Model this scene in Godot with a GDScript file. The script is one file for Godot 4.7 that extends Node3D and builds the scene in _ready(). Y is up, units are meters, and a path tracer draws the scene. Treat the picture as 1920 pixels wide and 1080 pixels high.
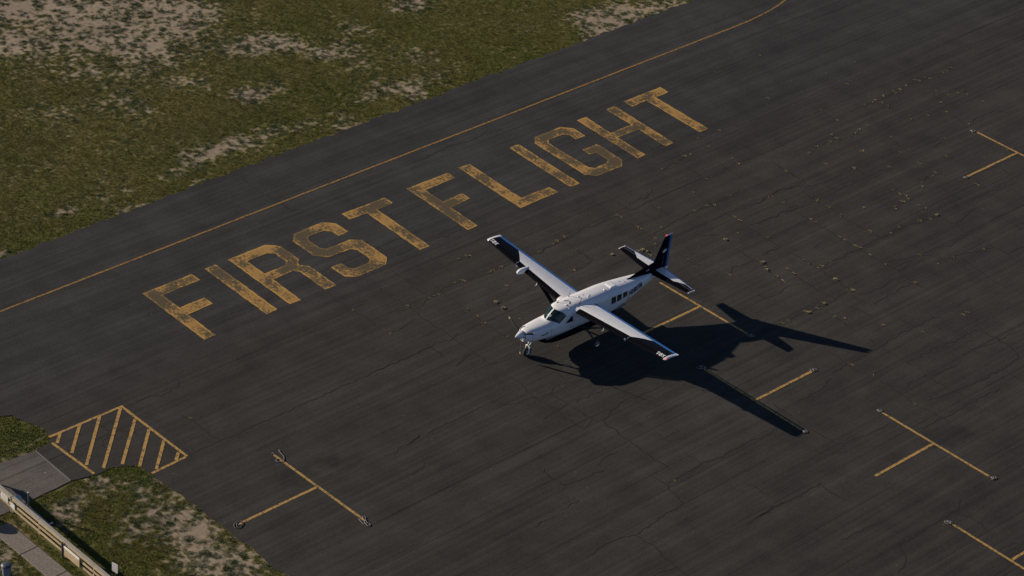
extends Node3D
# An airplane parked on an airfield apron, FIRST FLIGHT painted on the asphalt.
# World: x runs along the painted letters, z across them, y up, metres.

const CRACKS := [
	[-5.71, -11.48, -5.59, -10.99, -5.02, -10.88, -4.47, -11.09, -3.94, -11.42, -3.14, -11.36, -2.69, -11.45, -2.38, -11.73, -1.74, -11.69, -1.06, -11.61, -0.34, -11.3, 0.41, -11.29, 1.21, -11.34, 2.17, -11.28, 2.93, -11.27],
	[-5.55, -14.94, -5.72, -13.73, -5.66, -12.66, -5.66, -11.55, -5.63, -10.32, -5.64, -9.33, -5.6, -8.41, -5.57, -7.21, -5.59, -6.25, -5.58, -5.18, -5.61, -3.95, -5.57, -3.73, -4.78, -3.54, -3.62, -3.46],
	[-3.75, -15.63, -3.78, -14.29, -3.74, -12.92, -3.76, -11.7],
	[-2.68, -12.16, -2.85, -10.84, -2.84, -10.02, -2.76, -9.15, -2.83, -8.1, -3.01, -7.23, -2.83, -6.21, -2.85, -5.24, -2.84, -4.45, -2.8, -3.83],
	[-8.6, -15.59, -8.67, -14.63, -8.62, -13.69, -8.64, -13.1, -8.49, -12.29, -8.49, -11.3, -8.54, -10.54],
	[-0.68, -15.02, -0.83, -14.28, -0.73, -13.68, -0.84, -13.12, -0.8, -12.68],
	[-11.87, -7.29, -10.71, -7.3, -9.15, -7.21, -7.42, -7.29, -6.42, -7.34, -5.63, -7.16, -4.43, -7.27, -3.54, -7.32, -2.82, -7.29, -1.72, -7.29, -0.73, -7.28, 0.51, -7.4, 1.93, -7.29],
	[-6.67, -11.48, -6.2, -11.33, -5.85, -11.18],
	[-8.43, -9.78, -7.51, -9.8, -6.69, -9.99, -5.99, -10.18],
	[-7.08, -8.51, -6.56, -8.42, -5.88, -8.51],
	[-7.31, -7.7, -7.28, -7.19, -7.33, -6.45, -7.44, -6.05],
	[-7.37, -4.86, -6.63, -5.08, -6.24, -5.18, -5.65, -5.23],
	[-2.37, -16.23, -1.61, -16.11, -0.82, -16.3],
	[-1.85, -17.78, -1.06, -17.76],
	[-8.11, -13.31, -7.4, -13.31],
	[0.96, -16.32, 1.82, -16.14, 3.14, -16.18],
	[-0.85, -8.79, -0.85, -7.97, -1.01, -7.38],
	[-0.85, -8.79, 0.18, -8.96, 0.91, -9.06],
	[4.53, -11.19, 5.24, -11.11, 6.13, -11.22, 7.09, -11.41, 7.94, -11.46],
	[-25.49, -7.23, -24.4, -7.29, -23.24, -7.3, -22.11, -7.25, -20.93, -7.26, -19.1, -7.25, -17.24, -7.24, -15.19, -7.29, -13.52, -7.26, -11.77, -7.3, -10.37, -7.31, -8.71, -7.34, -7.32, -7.3],
	[-23.55, -10.53, -23.34, -10.02, -23.33, -9.12, -23.33, -8.15, -23.24, -7.3],
	[-22.42, -8.1, -22.04, -8.17, -21.67, -8.17],
	[-16.2, -0.34, -15.52, -0.62, -14.86, -0.74, -14.23, -0.81, -13.75, -0.98],
	[-13.25, -0.7, -12.77, -0.8, -12.3, -0.81],
	[-7.39, -4.89, -6.85, -4.97, -6.3, -5.25, -5.89, -5.24],
	[-5.53, -2.58, -5.53, -1.92, -5.53, -1.26, -5.67, -0.34, -5.72, 0.36, -5.6, 1.01, -5.59, 2.02, -5.64, 3.08, -5.69, 3.77, -5.54, 4.24, -4.66, 4.08],
	[-7.87, -0.66, -7.6, -0.19, -7.28, 0.11, -6.5, 0.17, -5.77, 0.29, -5.38, 0.52, -4.68, 0.54, -4.24, 0.34, -3.52, 0.21],
	[-4.7, 0.56, -4.63, 1.26, -4.59, 2.12, -4.51, 2.91, -4.64, 3.55, -4.49, 4.02, -4.08, 4.42, -3.52, 4.28, -2.89, 4.01, -2.29, 3.9, -1.83, 3.69, -1.01, 3.73, -0.77, 4, -0.09, 3.94, 0.61, 3.99, 1.4, 3.9, 1.82, 3.74],
	[-4.08, 4.42, -4.19, 4.97, -4.2, 5.59, -4.27, 6.17, -4.16, 6.79, -4.24, 7.61, -4.36, 8.58, -4.28, 9.35, -4.28, 10.13],
	[-6.79, 2.15, -6.18, 2.14, -5.57, 2.13, -5.05, 1.96, -4.56, 1.96],
	[-14.98, -0.7, -14.25, -0.77, -13.64, -0.94],
	[-13.22, -0.72, -12.67, -0.76, -12.04, -0.82, -11.33, -0.84, -10.62, -0.86, -9.79, -0.88, -8.88, -0.85],
	[-8.21, -0.82, -7.69, -0.8],
	[-16.93, 1.57, -16.31, 1.61, -15.7, 1.55, -15.34, 1.39, -15.11, 1.13],
	[-7.42, 7.36, -6.78, 7.13, -6.09, 7.04, -5.49, 7.04],
	[-10, 5.7, -10.25, 6.03, -10.26, 6.71, -10.17, 7.54, -9.61, 7.62, -8.89, 7.73, -8.12, 7.79, -7.4, 7.89],
	[-10.17, 7.54, -10.61, 7.82],
	[-15.87, 3.97, -15.39, 4, -14.83, 3.99],
	[-2.85, -1.01, -2.97, -0.24, -2.98, 0.42, -2.88, 0.96, -2.95, 1.28],
	[-3.57, 0.27, -2.91, 0.47, -2.11, 0.67],
	[-4.1, 2.11, -3.17, 2.15, -2.1, 2.19, -1.15, 2.23],
	[-2.94, -2.89, -2.19, -2.63, -1.4, -2.54],
	[-1, -2.84, -1.03, -2.28, -1.01, -1.77],
	[-7.34, -7.25, -7.21, -6.58, -7.33, -5.9],
	[-1.05, 3.15, -0.99, 3.84, -1.11, 4.59],
	[-1.84, 5.7, -1.03, 5.75, -0.37, 5.96],
	[-5.56, 9.77, -5.53, 10.39, -5.43, 10.89, -5.42, 11.07, -5.67, 11.48, -5.77, 12.18, -5.85, 12.79, -6.66, 12.94, -7.42, 12.87, -7.98, 12.95, -8.81, 13.07, -9.7, 13.14, -10.13, 13.23],
	[-13.84, 12.93, -13.14, 12.9, -12.61, 12.82, -11.96, 12.74, -11.43, 12.9, -10.8, 12.97, -10.16, 13.25, -10.06, 13.85, -10.03, 14.52, -10.16, 15.23, -10.29, 15.93, -10.3, 16.63, -10.3, 17.42],
	[-11.74, 16.34, -10.96, 16.37, -10.3, 16.63],
	[-5.36, 10.95, -4.85, 10.98, -4.34, 11.02, -3.83, 10.88, -3.05, 10.94, -2.41, 10.8, -1.46, 11.07, -0.72, 11.09, -0.01, 11, 0.98, 11.02, 1.67, 11.08, 2.26, 11.25, 3.01, 11.26, 3.75, 11.18],
	[-2.34, 9.53, -2.4, 10.19, -2.41, 10.8],
	[-14.21, 9.27, -13.36, 9.33, -12.53, 9.29],
	[-11.94, 9.15, -11.17, 9.06, -10.44, 9.02],
	[-1.64, 13.72, -1.54, 14.56, -1.4, 15.35],
	[-3.82, 16.23, -2.95, 16.22, -1.97, 16.11, -1.07, 16.2],
	[-2.33, 7.22, -2.34, 7.84, -2.35, 8.46],
	[-2.42, 7.79, -1.93, 7.79, -1.15, 7.83],
	[13.92, -15.82, 13.78, -14.53, 13.76, -13.51, 13.85, -12.19, 13.78, -11.56, 14.4, -11.35, 15.35, -11.47, 16.71, -11.43, 18.22, -11.52, 19.67, -11.54, 20.93, -11.36, 22.34, -11.32, 23.19, -11.43, 24.29, -11.5, 25.98, -11.4, 28.16, -11.33, 30.53, -11.4],
	[14.24, -12.03, 15.06, -12.02, 15.97, -11.95, 16.62, -12.18, 16.95, -12.64],
	[12.72, -13.44, 12.51, -12.23, 12.54, -11.42, 12.57, -10.62, 12.63, -9.57, 12.66, -8.78, 12.53, -8.1],
	[4.85, -11.19, 5.48, -11.17, 6.38, -11.29, 7.08, -11.33, 7.92, -11.38, 8.91, -11.45, 9.61, -11.61, 10.79, -11.44, 11.8, -11.5, 12.61, -11.49],
	[7.45, -11.17, 7.45, -10.2, 7.49, -9.41, 7.55, -8.51, 6.95, -8.3, 6.34, -8.21, 5.42, -8.34],
	[15.46, -11.16, 15.49, -10.35, 15.49, -9.67, 15.5, -8.99],
	[14.33, -10.72, 14.29, -9.85, 14.3, -9.17],
	[12.79, -8.36, 13.79, -8.53, 14.73, -8.64, 15.91, -8.7, 16.79, -8.87, 17.46, -8.84, 18.38, -8.76, 19.06, -8.73, 20.27, -8.8, 21.67, -8.74],
	[18.89, -11.62, 18.91, -10.8, 18.98, -10.17, 18.92, -9.29, 18.73, -8.28, 18.84, -7.3, 18.89, -6.25, 18.79, -5.09, 18.71, -3.81],
	[13.94, -7.32, 15.34, -7.32, 16.81, -7.39, 18.76, -7.35, 20.67, -7.25, 22.07, -7.07, 23.75, -7.27, 25.74, -7.04],
	[15.27, -7.25, 15.29, -6.46, 16, -6.07, 16.49, -5.72],
	[23.19, -12.27, 23.12, -11.36, 23.06, -10.34, 22.98, -9.57],
	[18.92, -13.48, 18.85, -12.7],
	[21.04, -13.3, 20.96, -12.52, 20.82, -11.67],
	[26.27, -9.87, 26.29, -8.78, 26.25, -7.51],
	[19.26, -13.95, 20.27, -13.96, 21.04, -14.01, 21.88, -14.26],
	[20.78, -17.34, 20.64, -16.33, 20.57, -15.54],
	[26.19, -14.43, 26.3, -13.12, 26.38, -11.36],
	[28.66, -12.21, 28.59, -11.03],
	[16.17, -4.08, 16.2, -3.19, 16.16, -2.36, 15.37, -2.27, 14.4, -2.54, 13.57, -2.08],
	[16.16, -2.36, 16.17, -1.71, 15.93, -0.7, 15.82, 0.18, 15.54, 0.82],
	[16.93, -2.35, 17.83, -2.46, 18.58, -2.37],
	[7.66, -7.26, 8.5, -7.3, 9.22, -7.22],
	[18.97, -5.52, 20.12, -5.26, 21.11, -5.24, 22.33, -5.28, 23.2, -5.01],
	[12.54, -5.8, 12.65, -4.97, 12.52, -4.31, 12.86, -3.97],
	[29.14, -9.28, 30.49, -9.81, 31.49, -9.73, 32.48, -9.78, 32.85, -9.27],
	[32.61, -10.31, 32.48, -9.78],
	[33.43, -9.24, 34.59, -9.43],
	[34.5, -13.41, 34.48, -12.41, 34.37, -11.47],
	[30.98, -14.19, 30.91, -12.99],
	[28.73, -12.39, 28.71, -11.54, 28.7, -10.69],
	[37.7, -11.72, 38.83, -11.59, 40.58, -11.68, 42.51, -11.93, 44.13, -11.88, 45.67, -11.77, 47.59, -11.66, 48.39, -12.61],
	[38.65, -11.71, 39.04, -10.92, 39.08, -10.12],
	[35.72, -7.65, 35.54, -6.53, 35.36, -5.43],
	[37.15, -4.92, 38.83, -5.23],
	[42.17, -5.68, 43.48, -5.8, 45.07, -5.72, 46.17, -4.7],
	[42.02, -7.06, 41.9, -5.87],
	[26.33, -10.17, 26.27, -9.01, 26.27, -8.18, 26.2, -7.16, 26.11, -6.4],
	[21.53, -7.08, 22.67, -7.2, 23.98, -7.32, 24.94, -7.11, 25.99, -6.84],
	[25.25, -6.3, 25.94, -6.52, 26.91, -6.31, 28.03, -6.23, 29.22, -6.34, 30.44, -6.33, 30.41, -5.63, 30.38, -5.06, 31.68, -4.98, 32.74, -4.95],
	[30.38, -5.06, 28.93, -5, 27.82, -4.96, 26.56, -4.92, 25.07, -4.93],
	[19.53, -5.21, 20.51, -5.19, 21.64, -5.29, 22.73, -5.09, 23.6, -4.93, 24.99, -4.99],
	[25.25, -6.3, 25.02, -5.42, 25.02, -4.62, 25.09, -3.88, 25.04, -2.77, 24.99, -1.67, 25, -0.76, 25.06, -0.16, 24.99, 0.68, 26.07, 0.78, 27.14, 0.64, 27.84, 0.69, 28.81, 1.04, 29.52, 1.09, 30.39, 1.13],
	[24.99, 0.68, 24.01, 0.76, 22.95, 0.78, 21.9, 0.79, 21.01, 0.81, 20.04, 0.77, 19.24, 0.84],
	[22.84, -4.78, 22.88, -3.62, 22.93, -2.34, 22.85, -0.95, 22.84, 0.48, 22.9, 1.72, 22.88, 3.02, 22.91, 4, 22.78, 5.62, 22.77, 6.88],
	[18.78, -4.51, 18.81, -3.61, 18.73, -2.35, 18.79, -1.22, 18.81, -0.33, 18.87, 0.79, 18.74, 1.55, 18.84, 2.48, 18.63, 3.8],
	[22.71, 5.68, 21.75, 5.62, 20.81, 5.68, 20, 5.62, 18.78, 5.68, 18.75, 6.08],
	[18.63, 3.8, 17.63, 3.81, 16.72, 3.99, 15.79, 3.94, 14.37, 3.83, 13.02, 3.67],
	[17.13, -0.35, 17.02, 0.53, 16.91, 1.4, 16.89, 2.44, 17.01, 2.84, 16.99, 3.87],
	[16.91, 1.4, 16.09, 1.24, 15.49, 1.02, 14.95, 1.26, 14.04, 1.33, 13.53, 1.17, 13.25, 0.65],
	[18.65, 3.92, 19.09, 4.66, 20.48, 4.71, 21.57, 4.65, 22.75, 4.64],
	[22.91, 4, 23.8, 4, 24.58, 3.91],
	[30.4, 1.25, 30.47, 2.1, 30.51, 2.58, 30.38, 3.96, 30.47, 5.03, 30.47, 6.03, 30.63, 7.03, 32.27, 7.09],
	[30.51, 2.58, 31.68, 2.39, 32.77, 2.13, 33.66, 2.18],
	[30.38, 3.96, 29.45, 3.97, 28.22, 4.09, 27.18, 3.68],
	[23.02, 2.9, 24.02, 3.18, 24.89, 3.58, 25.74, 3.75, 26.16, 4.16, 26.44, 4.69],
	[25.77, 4.87, 26.54, 4.98, 27.24, 5.15, 28.17, 5.27, 28.9, 5.68, 29.68, 5.8, 30.47, 6.03],
	[27.6, 5.74, 27.44, 6.49, 27.43, 7.25, 27.21, 8.16, 27.21, 9.02, 27.28, 9.71],
	[22.84, 7.56, 22.92, 8.36, 22.92, 9.09, 24.23, 8.99],
	[30.48, -2.74, 30.46, -1.93, 30.64, -1.69],
	[17.25, 4.89, 17.36, 5.79, 17.47, 6.69],
	[35.74, 1.79, 35.65, 2.89, 35.8, 3.93],
	[33.78, 3.88, 33.85, 4.84, 33.82, 5.62],
	[32.61, -0.07, 32.69, 1.04, 32.77, 2.13],
	[32.68, -2.49, 33.57, -2.58, 34.31, -2.54],
	[20.55, -1.05, 21.09, -1.21, 21.55, -1.1],
	[17, -2.39, 17.75, -2.5, 18.65, -2.4],
	[39, -0.57, 38.97, 0.5, 38.95, 1.69],
	[34.08, 1.2, 35.55, 1.3, 37.11, 1.34],
	[12.38, 7.73, 12.33, 8.38, 12.17, 9.14, 12.26, 10.27, 12.49, 11.02, 12.54, 11.82, 12.52, 12.66, 12.46, 13.66, 12.37, 14.44, 12.5, 15.38, 12.6, 16.1, 12.66, 16.98],
	[12.17, 9.14, 13.19, 9.2, 14.35, 9.16, 15.38, 9.12, 16.42, 9.08, 17.38, 8.98, 18.59, 9.05, 19.86, 8.95, 20.73, 9.07, 21.07, 9.52],
	[12.17, 9.14, 11.45, 9.29, 10.7, 9.23],
	[15.18, 11.34, 16.56, 11.37, 17.68, 11.39, 19.02, 11.47, 19.74, 11.59, 21.01, 11.51, 21.95, 11.58],
	[15.38, 9.12, 15.39, 10.32, 15.49, 11.56],
	[18.91, 10.59, 18.92, 11.2, 19.02, 11.47],
	[15.39, 8.13, 15.44, 9.07],
	[18.7, 7.61, 18.78, 8.27, 18.8, 9],
	[22.07, 12.08, 21.99, 13.33, 22.01, 14.15, 21.75, 14.95, 21.28, 15.2, 20.3, 15.27, 19.69, 15.41, 18.78, 15.33, 17.54, 15.29, 16.23, 15.19, 15.19, 15, 14.03, 14.91, 13.4, 14.73],
	[19.89, 12.9, 20.89, 13.03, 21.84, 13.22, 23.12, 13.14, 24.22, 13.34],
	[19.03, 12.77, 18.94, 13.2],
	[19.81, 12.25, 19.81, 13.44],
	[13.23, 13, 13.96, 12.86, 15.32, 12.89, 15.3, 13.85, 15.35, 14.74, 15.43, 15.84],
	[15.49, 13.22, 16.32, 13.24, 16.93, 13.2, 17.71, 13.38],
	[5.38, 9.21, 5.33, 10.1, 5.34, 10.94, 5.27, 11.71, 5.35, 12.59, 5.43, 13.46, 5.47, 14.12, 5.68, 14.46, 6.55, 14.57, 7.35, 14.79, 8.58, 14.89, 9.68, 14.87],
	[5.68, 14.46, 5.38, 15.13, 4.45, 14.8],
	[6.92, 9.97, 7.78, 10.04, 8.62, 10, 9.31, 9.93, 9.86, 9.67, 10.29, 9.6],
	[10.34, 16.27, 11.46, 16.37, 12.45, 16.46, 13.84, 16.46, 15.38, 16.46, 16.54, 16.56, 18.03, 16.51],
	[19.76, 15.36, 19.72, 16.21, 19.66, 16.94],
	[15.44, 4.12, 15.48, 4.96, 15.45, 5.86, 15.49, 6.7],
	[-4.37, 16.29, -2.85, 16.21, -1.46, 16.26, 0.13, 16.33, 1.81, 16.32, 1.7, 17.75, 1.8, 18.33],
	[7.19, 22.23, 6.5, 22.71, 6.01, 22.72, 4.42, 22.76, 2.67, 22.79, 1.37, 22.77, 1.02, 22.99, 0.8, 23.66, 0.03, 24.15, -0.8, 24.46],
	[6.01, 22.72, 6.41, 23.51, 6.44, 24.28, 6.14, 25.15],
	[-1.19, 20.49, 0.02, 20.55, 1.52, 20.71],
	[5.15, 26.58, 5.93, 26.57, 6.85, 26.78],
	[-4.61, -27.21, -4.57, -26.04, -4.42, -25.18, -4.38, -24.28, -3.83, -24.02, -3.78, -23.23, -3.72, -22.45],
	[19.76, -29.92, 19.76, -28.59, 19.88, -27.42, 19.71, -26.45, 19.68, -25.39],
	[13.78, -29.88, 13.59, -28.09, 13.64, -26.58],
	[5.99, -24.35, 7.75, -24.32, 9.11, -24.58, 10.28, -24.37, 11.32, -24.25, 12.46, -24.49, 14.06, -24.21],
	[-4.42, -29.63, -4.76, -28.54, -4.63, -27.12, -4.34, -25.42, -4.48, -24.22],
	[-28.06, -13.65, -27.99, -13.21, -27.83, -12.38, -27.62, -11.84, -27.19, -11.39, -26.69, -11.02, -26.57, -10.36],
	[-28.89, -10.67, -28.47, -11.12, -27.98, -11.33, -27.55, -11.4],
	[-24.77, -13.2, -24.17, -13.23, -23.76, -13.06, -23.27, -12.77, -22.69, -12.81, -21.93, -12.99, -21.45, -13.38],
	[-23.51, -10.56, -23.38, -10.01, -23.41, -9.7],
]
const WEEDS := [
	-5.61, -11.46, 2, -3.89, -11.34, 1, -3.53, -11.33, 1, -3.13, -11.29, 1, -1.48, -11.7, 1, -0.93, -11.62, 2, -0.83, -11.45, 1, 1.15, -11.28, 2,
	1.48, -11.36, 1, 2.1, -11.33, 2, 2.33, -11.38, 1, 1.19, -13.57, 2, 1.44, -13.5, 1, -0.06, -13.72, 1, 0.56, -13.64, 1, 0.96, -9.54, 2,
	-0.81, -8.56, 3, -0.88, -7.8, 3, -2.74, -9.03, 1, -2.83, -8.1, 1, -2.98, -7.26, 1.5, -8.64, -13.1, 1, -2.8, -5.3, 1, -0.89, -6.29, 1,
	7.22, -11.54, 1, 7.98, -11.65, 1.5, -8.43, -9.78, 1, -23.34, -10.02, 1, -1.02, -2.75, 1.2, -4.85, 10.98, 1, 7.86, -11.53, 1.3, 7.2, -11.46, 1.3,
	6.72, -11.37, 1, 5.4, -11.23, 1, 12.61, -11.49, 1.2, 12.72, -11.19, 1, 12.7, -9.64, 1.5, 12.73, -9.39, 1.2, 12.65, -8.01, 1.8, 13.92, -8.66, 1.5,
	12.12, -7.41, 2, 11, -7.45, 3.2, 11.11, -7.15, 2.6, 10.95, -6.73, 2.2, 10.7, -7.56, 2, 9, -8.23, 2.4, 15.58, -10.51, 1.2, 17.31, -8.83, 1.3,
	18.45, -8.83, 1.2, 18.92, -8.6, 1.8, 18.89, -10.58, 1.2, 18.89, -6.25, 1.6, 18.94, -6.78, 1.2, 16.37, -5.14, 2.5, 17.62, -5.25, 1.3, 20.9, -11.26, 1,
	24.22, -11.43, 1.3, 24, -9.56, 1.5, 16.34, -1.8, 3, 15.95, -1.05, 2.4, 16.07, -1.35, 1.2, 15.88, -0.14, 1.8, 15.85, 0.41, 1.5, 15.8, 0.58, 1.3,
	17.13, -0.38, 1.2, 17.05, 0.28, 1.4, 5.67, -8.33, 1.5, 22.37, -14.16, 1, 21.88, -14.26, 1.2, 20.89, -14, 1.2, 19.3, -13.92, 0.9, 24.19, -14.22, 0.9,
	26.43, -15.37, 1.2, 12.65, -4.97, 0.9, 13.57, -2.08, 1, 18.87, -3.69, 1, 24.39, -12.15, 0.8, 20.65, -8.88, 1.2, 7.41, -10.01, 0.8, 24.4, -15.43, 1,
	32.67, -16.48, 1.3, 35.93, -17.3, 1.4, 42.05, -16.54, 1.4, 39.1, -14.59, 1.1, 39.02, -16.54, 0.9, 36.93, -21.25, 1.2, 37.7, -11.72, 1.3, 38.6, -11.74, 1,
	38.99, -11.86, 1.2, 39.99, -11.96, 1.2, 39.87, -11.78, 1, 41.15, -11.68, 1.4, 41.72, -11.82, 1.4, 41.09, -11.98, 1, 42.55, -11.96, 1.3, 43.76, -12.14, 1.2,
	43.9, -11.91, 1.4, 44.67, -11.91, 1.1, 44.86, -11.65, 1, 46.4, -11.67, 1.2, 46.89, -11.65, 1.1, 47.5, -11.73, 1.3, 39.09, -10.68, 1.1, 39.1, -11.32, 1,
	39.04, -8.49, 1.2, 38.26, -8.45, 1, 43.89, -10.14, 0.9, 44.05, -9.29, 1.2, 44.9, -9.02, 1.1, 45.55, -9, 1, 45.29, -8.44, 1.3, 45.47, -7.14, 1.1,
	42.73, -8.82, 0.9, 41.99, -5.6, 1.2, 38.87, -5.33, 1, 40.52, -8.15, 0.9, 41.99, -7.72, 1, 32.48, -9.78, 1.6, 32.61, -10.31, 1.2, 32.65, -9.66, 1.2,
	31.82, -9.74, 1.2, 30.83, -9.69, 1.1, 30.49, -9.81, 1.2, 29.97, -9.68, 1, 29.33, -9.52, 1.3, 34.13, -9.5, 1.2, 34.79, -9.67, 1.1, 35.71, -9.78, 1.1,
	32.68, -7.54, 1.8, 34.82, -5.85, 1.5, 35.89, -7.65, 1.1, 37.06, -3.63, 1, 34.47, -11.48, 1, 34.56, -13.12, 1, 41.45, -1.67, 1, 17.09, -0.38, 1.2,
	17.05, 0.23, 1.4, 18.84, -0.42, 1.3, 18.68, 0.12, 1, 19.23, 0.79, 2.2, 18.88, 0.75, 1, 18.79, 2.33, 2.4, 18.82, 2.5, 1.6, 18.61, 3.83, 2.2,
	18.78, 3.86, 1.4, 16.03, 3.84, 2.6, 16.04, 3.71, 1.6, 15.25, 3.92, 1.5, 14.44, 3.89, 2.6, 14.35, 3.72, 1.6, 14.66, 3.94, 1.5, 15.4, 5.16, 1.8,
	15.83, 5.71, 1.2, 20.15, 0.73, 1.4, 22.94, 0.4, 1.6, 22.95, 0.71, 2.2, 22.9, 0.3, 1.2, 22.86, 1.69, 1.4, 22.9, -0.48, 1.2, 22.89, -0.93, 1,
	25.05, -2.71, 1.8, 25.09, -3.88, 1.3, 24.96, -4.89, 1.6, 25.18, -4.96, 1.2, 25.1, -0.2, 1.6, 22.92, -3.59, 1.1, 22.89, -3.16, 1.1, 22.98, -6.06, 1.2,
	22.64, -7.1, 1.3, 22.95, -7.11, 1, 27.02, -2.46, 1.6, 30.39, -2.8, 1.4, 30.47, -2.21, 1.3, 30.6, -1.79, 1.7, 30.39, -1.41, 1.3, 29.78, -1.48, 1.5,
	29.88, -1.37, 1.3, 28.93, -1.35, 1.3, 28.66, -1.05, 1.1, 30.42, 0.07, 1.4, 30.38, -0.48, 1, 32.44, -1.9, 2.2, 32.89, -2.34, 1.2, 34.72, -2.68, 1.5,
	34.15, -2.4, 1.4, 34.68, -2.51, 1.2, 30.43, 1.1, 2.6, 28.91, 0.93, 1.8, 29.67, 1.15, 1.2, 32.61, -4.97, 1.3, 30.44, -6.33, 1.2, 29.21, -7.83, 1.7,
	26.21, -8.81, 1.3, 34.74, -4.1, 1.3, 26.07, 0.78, 1.1, 27.1, 0.61, 1, 22.74, 5.66, 2.2, 27.17, 5.21, 1.8, 22.85, 3.1, 1, 25.58, 3.64, 1,
	29.64, 5.77, 1, 35.87, -0.01, 1.2, 35.86, 0.27, 0.9, 22.83, 9.95, 1.3, 22.4, 9.95, 1.1, 25.75, 5.07, 1, 12.21, 3.72, 1.6, 12.7, 3.77, 1.2,
	12.55, 10.97, 0.9, 12.32, 9.25, 1.1, 12.35, 9.46, 1, 12.34, 14.46, 0.8, 17.29, 7.66, 0.9, 18.77, 9.69, 0.8
]
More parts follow.
